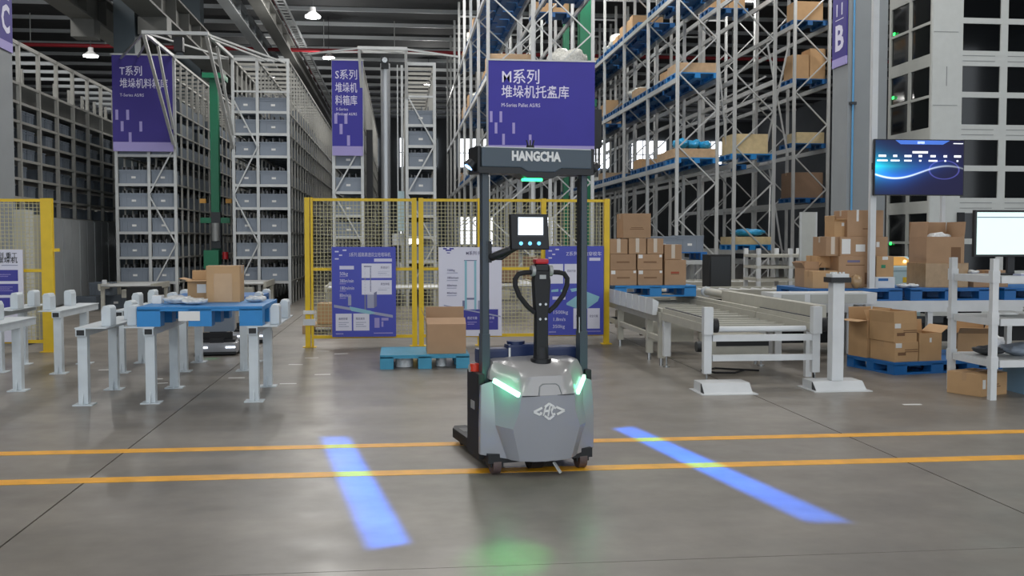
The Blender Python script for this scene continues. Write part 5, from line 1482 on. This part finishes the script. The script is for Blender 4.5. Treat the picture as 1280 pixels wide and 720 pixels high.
ubox('tiller_badge', -.025, .025, .326, .33, 1.44, 1.47, 'galv_dull', tr)
for s in (-1, 1):
    MB().tube([(s * .055, .36, 1.19), (s * .11, .36, 1.235), (s * .175, .36, 1.315), (s * .205, .36, 1.39), (s * .207, .36, 1.44), (s * .18, .36, 1.478), (s * .13, .36, 1.487), (s * .075, .36, 1.49)], .019, 10).build('tiller_handle', 'rubber', tr, smooth=60)
    MB().cyl((s * .056, .36, 1.50), (s * .082, .36, 1.50), .042, 18).build('throttle_wheel', 'galv_dull', tr, smooth=40)
nest(tr, [('tiller_handle', 'tiller_arm'), ('throttle_wheel', 'tiller_arm'), ('bolt', 'tiller_arm'), ('tiller_badge', 'tiller_arm'), ('belly_button', 'tiller_arm'), ('tiller_head', 'tiller_arm')])
for ch in [k for k in tr.children if k.name.startswith('tiller')]: ch.location += Vector((.035, -.06, .0))
# forks
for s in (-1, 1):
    a, b_ = sorted((s * .345, s * .165))
    MB().prism([(a, .62), (b_, .62), (b_, 1.50), ((a + b_) / 2 + .05, 1.60), ((a + b_) / 2 - .05, 1.60), (a, 1.50)], 'z', .085, .125).build('fork_blade', 'black_soft', tr, bevel=.006)
    for xx in (a, b_ - .012): ubox('fork_side', xx, xx + .012, .62, 1.5, .045, .1, 'black_soft', tr)
    ubox('fork_window', a + .04, b_ - .04, 1.28, 1.46, .1255, .127, 'black_plastic', tr)
    MB().cyl((a + .03, 1.35, .045), (b_ - .03, 1.35, .045), .043, 14).build('load_roller', 'rubber', tr, smooth=40)
    ubox('fork_heel', a, b_, .60, .66, .06, .75, 'black_soft', tr)

nest(tr, [('caster_hub', 'caster_wheel'), ('caster_fork', 'caster_wheel'), ('side_badge', 'side_box'), ('side_lamp', 'side_box'), ('lamp_ring', 'side_box'),
          ('mast_channel', 'mast_post'), ('mast_foot', 'mast_post'), ('cable_cover', 'mast_post'), ('data_plate', 'mast_post'),
          ('carriage_housing', 'carriage'), ('scanner_cap', 'carriage'), ('edge_reflector', 'carriage'), ('stop_stem', 'carriage'), ('stop_button', 'carriage'),
          ('header_lip', 'header'), ('header_cap', 'header'), ('floor_light_housing', 'header'), ('floor_light_lens', 'header'), ('header_top_plate', 'header'), ('green_lamp', 'header'), ('antenna_base', 'header'), ('antenna', 'header'),
          ('screen_bezel', 'screen_housing'), ('screen', 'screen_housing'), ('lit_button', 'screen_housing'),
          ('emblem_stroke', 'rear_cover'), ('vent_slot', 'rear_cover'), ('light_strip', 'hood'), ('grip_outline', 'hood'), ('shadow_gap', 'hood'),
          ('fork_side', 'fork_blade'), ('fork_window', 'fork_blade'), ('load_roller', 'fork_blade'), ('fork_heel', 'fork_blade')])
# blue warning bars thrown on the floor by the two header lamps; green glow of the lower lamp
def to_world(p):
    cs, sn = math.cos(TR), math.sin(TR)
    return Vector((TX + p[0] * cs - p[1] * sn, TY + p[0] * sn + p[1] * cs, p[2]))
def bar_projector(name, src, a, b, w, power, col):
    src, a, b = Vector(src), Vector(a), Vector(b); mid = (a + b) / 2
    zax = (src - mid).normalized(); along = (b - a).normalized()
    yax = zax.cross(along).normalized(); xax = yax.cross(zax).normalized()
    l = bpy.data.lights.new(name, 'SPOT'); l.energy = power; l.color = (1, 1, 1); l.shadow_soft_size = .01
    l.spot_size = R(120); l.spot_blend = .1; l.use_nodes = True
    nt = l.node_tree; em = nt.nodes['Emission']
    tc = nt.nodes.new('ShaderNodeTexCoord'); sp = nt.nodes.new('ShaderNodeSeparateXYZ')
    nt.links.new(tc.outputs['Normal'], sp.inputs[0])
    def uv(p):
        d = p - src; return d.dot(xax) / -d.dot(zax), d.dot(yax) / -d.dot(zax)
    u0, u1 = sorted((uv(a)[0], uv(b)[0])); v = w / 2 / (src - mid).length
    def op(o, x, y=None):
        n = nt.nodes.new('ShaderNodeMath'); n.operation = o
        for i, s in enumerate((x, y)):
            if s is None: continue
            if isinstance(s, (int, float)): n.inputs[i].default_value = s
            else: nt.links.new(s, n.inputs[i])
        return n.outputs[0]
    def edge(x, half, soft):
        r = nt.nodes.new('ShaderNodeMapRange'); r.interpolation_type = 'SMOOTHSTEP'
        r.inputs[1].default_value = half - soft; r.inputs[2].default_value = half + soft
        r.inputs[3].default_value = 1; r.inputs[4].default_value = 0
        nt.links.new(op('ABSOLUTE', x), r.inputs[0]); return r.outputs[0]
    zz = op('ABSOLUTE', sp.outputs['Z'])
    uu = op('DIVIDE', sp.outputs['X'], zz); vv = op('DIVIDE', sp.outputs['Y'], zz)
    k = op('MULTIPLY', edge(op('SUBTRACT', uu, (u0 + u1) / 2), (u1 - u0) / 2, .03), edge(vv, v, v * .45))
    # stray light of the lamp, a thousandth of the beam
    nt.links.new(k, em.inputs['Strength']); em.inputs['Color'].default_value = col + (1,)
    o = bpy.data.objects.new(name, l); o.location = src
    o.rotation_mode = 'QUATERNION'; o.rotation_quaternion = Matrix((xax, yax, zax)).transposed().to_quaternion()
    COL.objects.link(o)
bar_projector('floor_bar_light', to_world((-.56, .38, 2.24)), (-.58, 9.0, 0), (-.07, 5.72, 0), .22, 2300, (.0, .15, 1.0))
bar_projector('floor_bar_light', to_world((.56, .38, 2.24)), (2.04, 9.15, 0), (2.60, 5.92, 0), .22, 2300, (.0, .15, 1.0))
l = bpy.data.lights.new('green_floor_light', 'SPOT'); l.energy = 170; l.color = (.02, 1, .10); l.spot_size = R(12); l.spot_blend = 1; l.shadow_soft_size = .02
lo = bpy.data.objects.new('green_floor_light', l); s_ = to_world((.01, .27, 2.16)); lo.location = s_
lo.rotation_euler = (Vector((.57, 5.45, 0)) - s_).to_track_quat('-Z', 'Y').to_euler(); COL.objects.link(lo)

# ---------------------------------------------------------------- fit the lettering to its width
bpy.context.view_layer.update()
for o, wdt in FIT:
    dx = o.dimensions.x / max(o.scale.x, 1e-6)
    if dx > 1e-5: o.scale.x = wdt / dx

bpy.context.view_layer.update()
dg = bpy.context.evaluated_depsgraph_get()
for o in [o for o in list(COL.objects) if o.type == 'FONT']:
    me = bpy.data.meshes.new_from_object(o.evaluated_get(dg))
    n = bpy.data.objects.new('tmp_name', me)
    par, mw, nm = o.parent, (o.location.copy(), o.rotation_euler.copy(), o.scale.copy()), o.name
    bpy.data.objects.remove(o)
    n.name = nm; n.location, n.rotation_euler, n.scale = mw
    COL.objects.link(n); n.parent = par
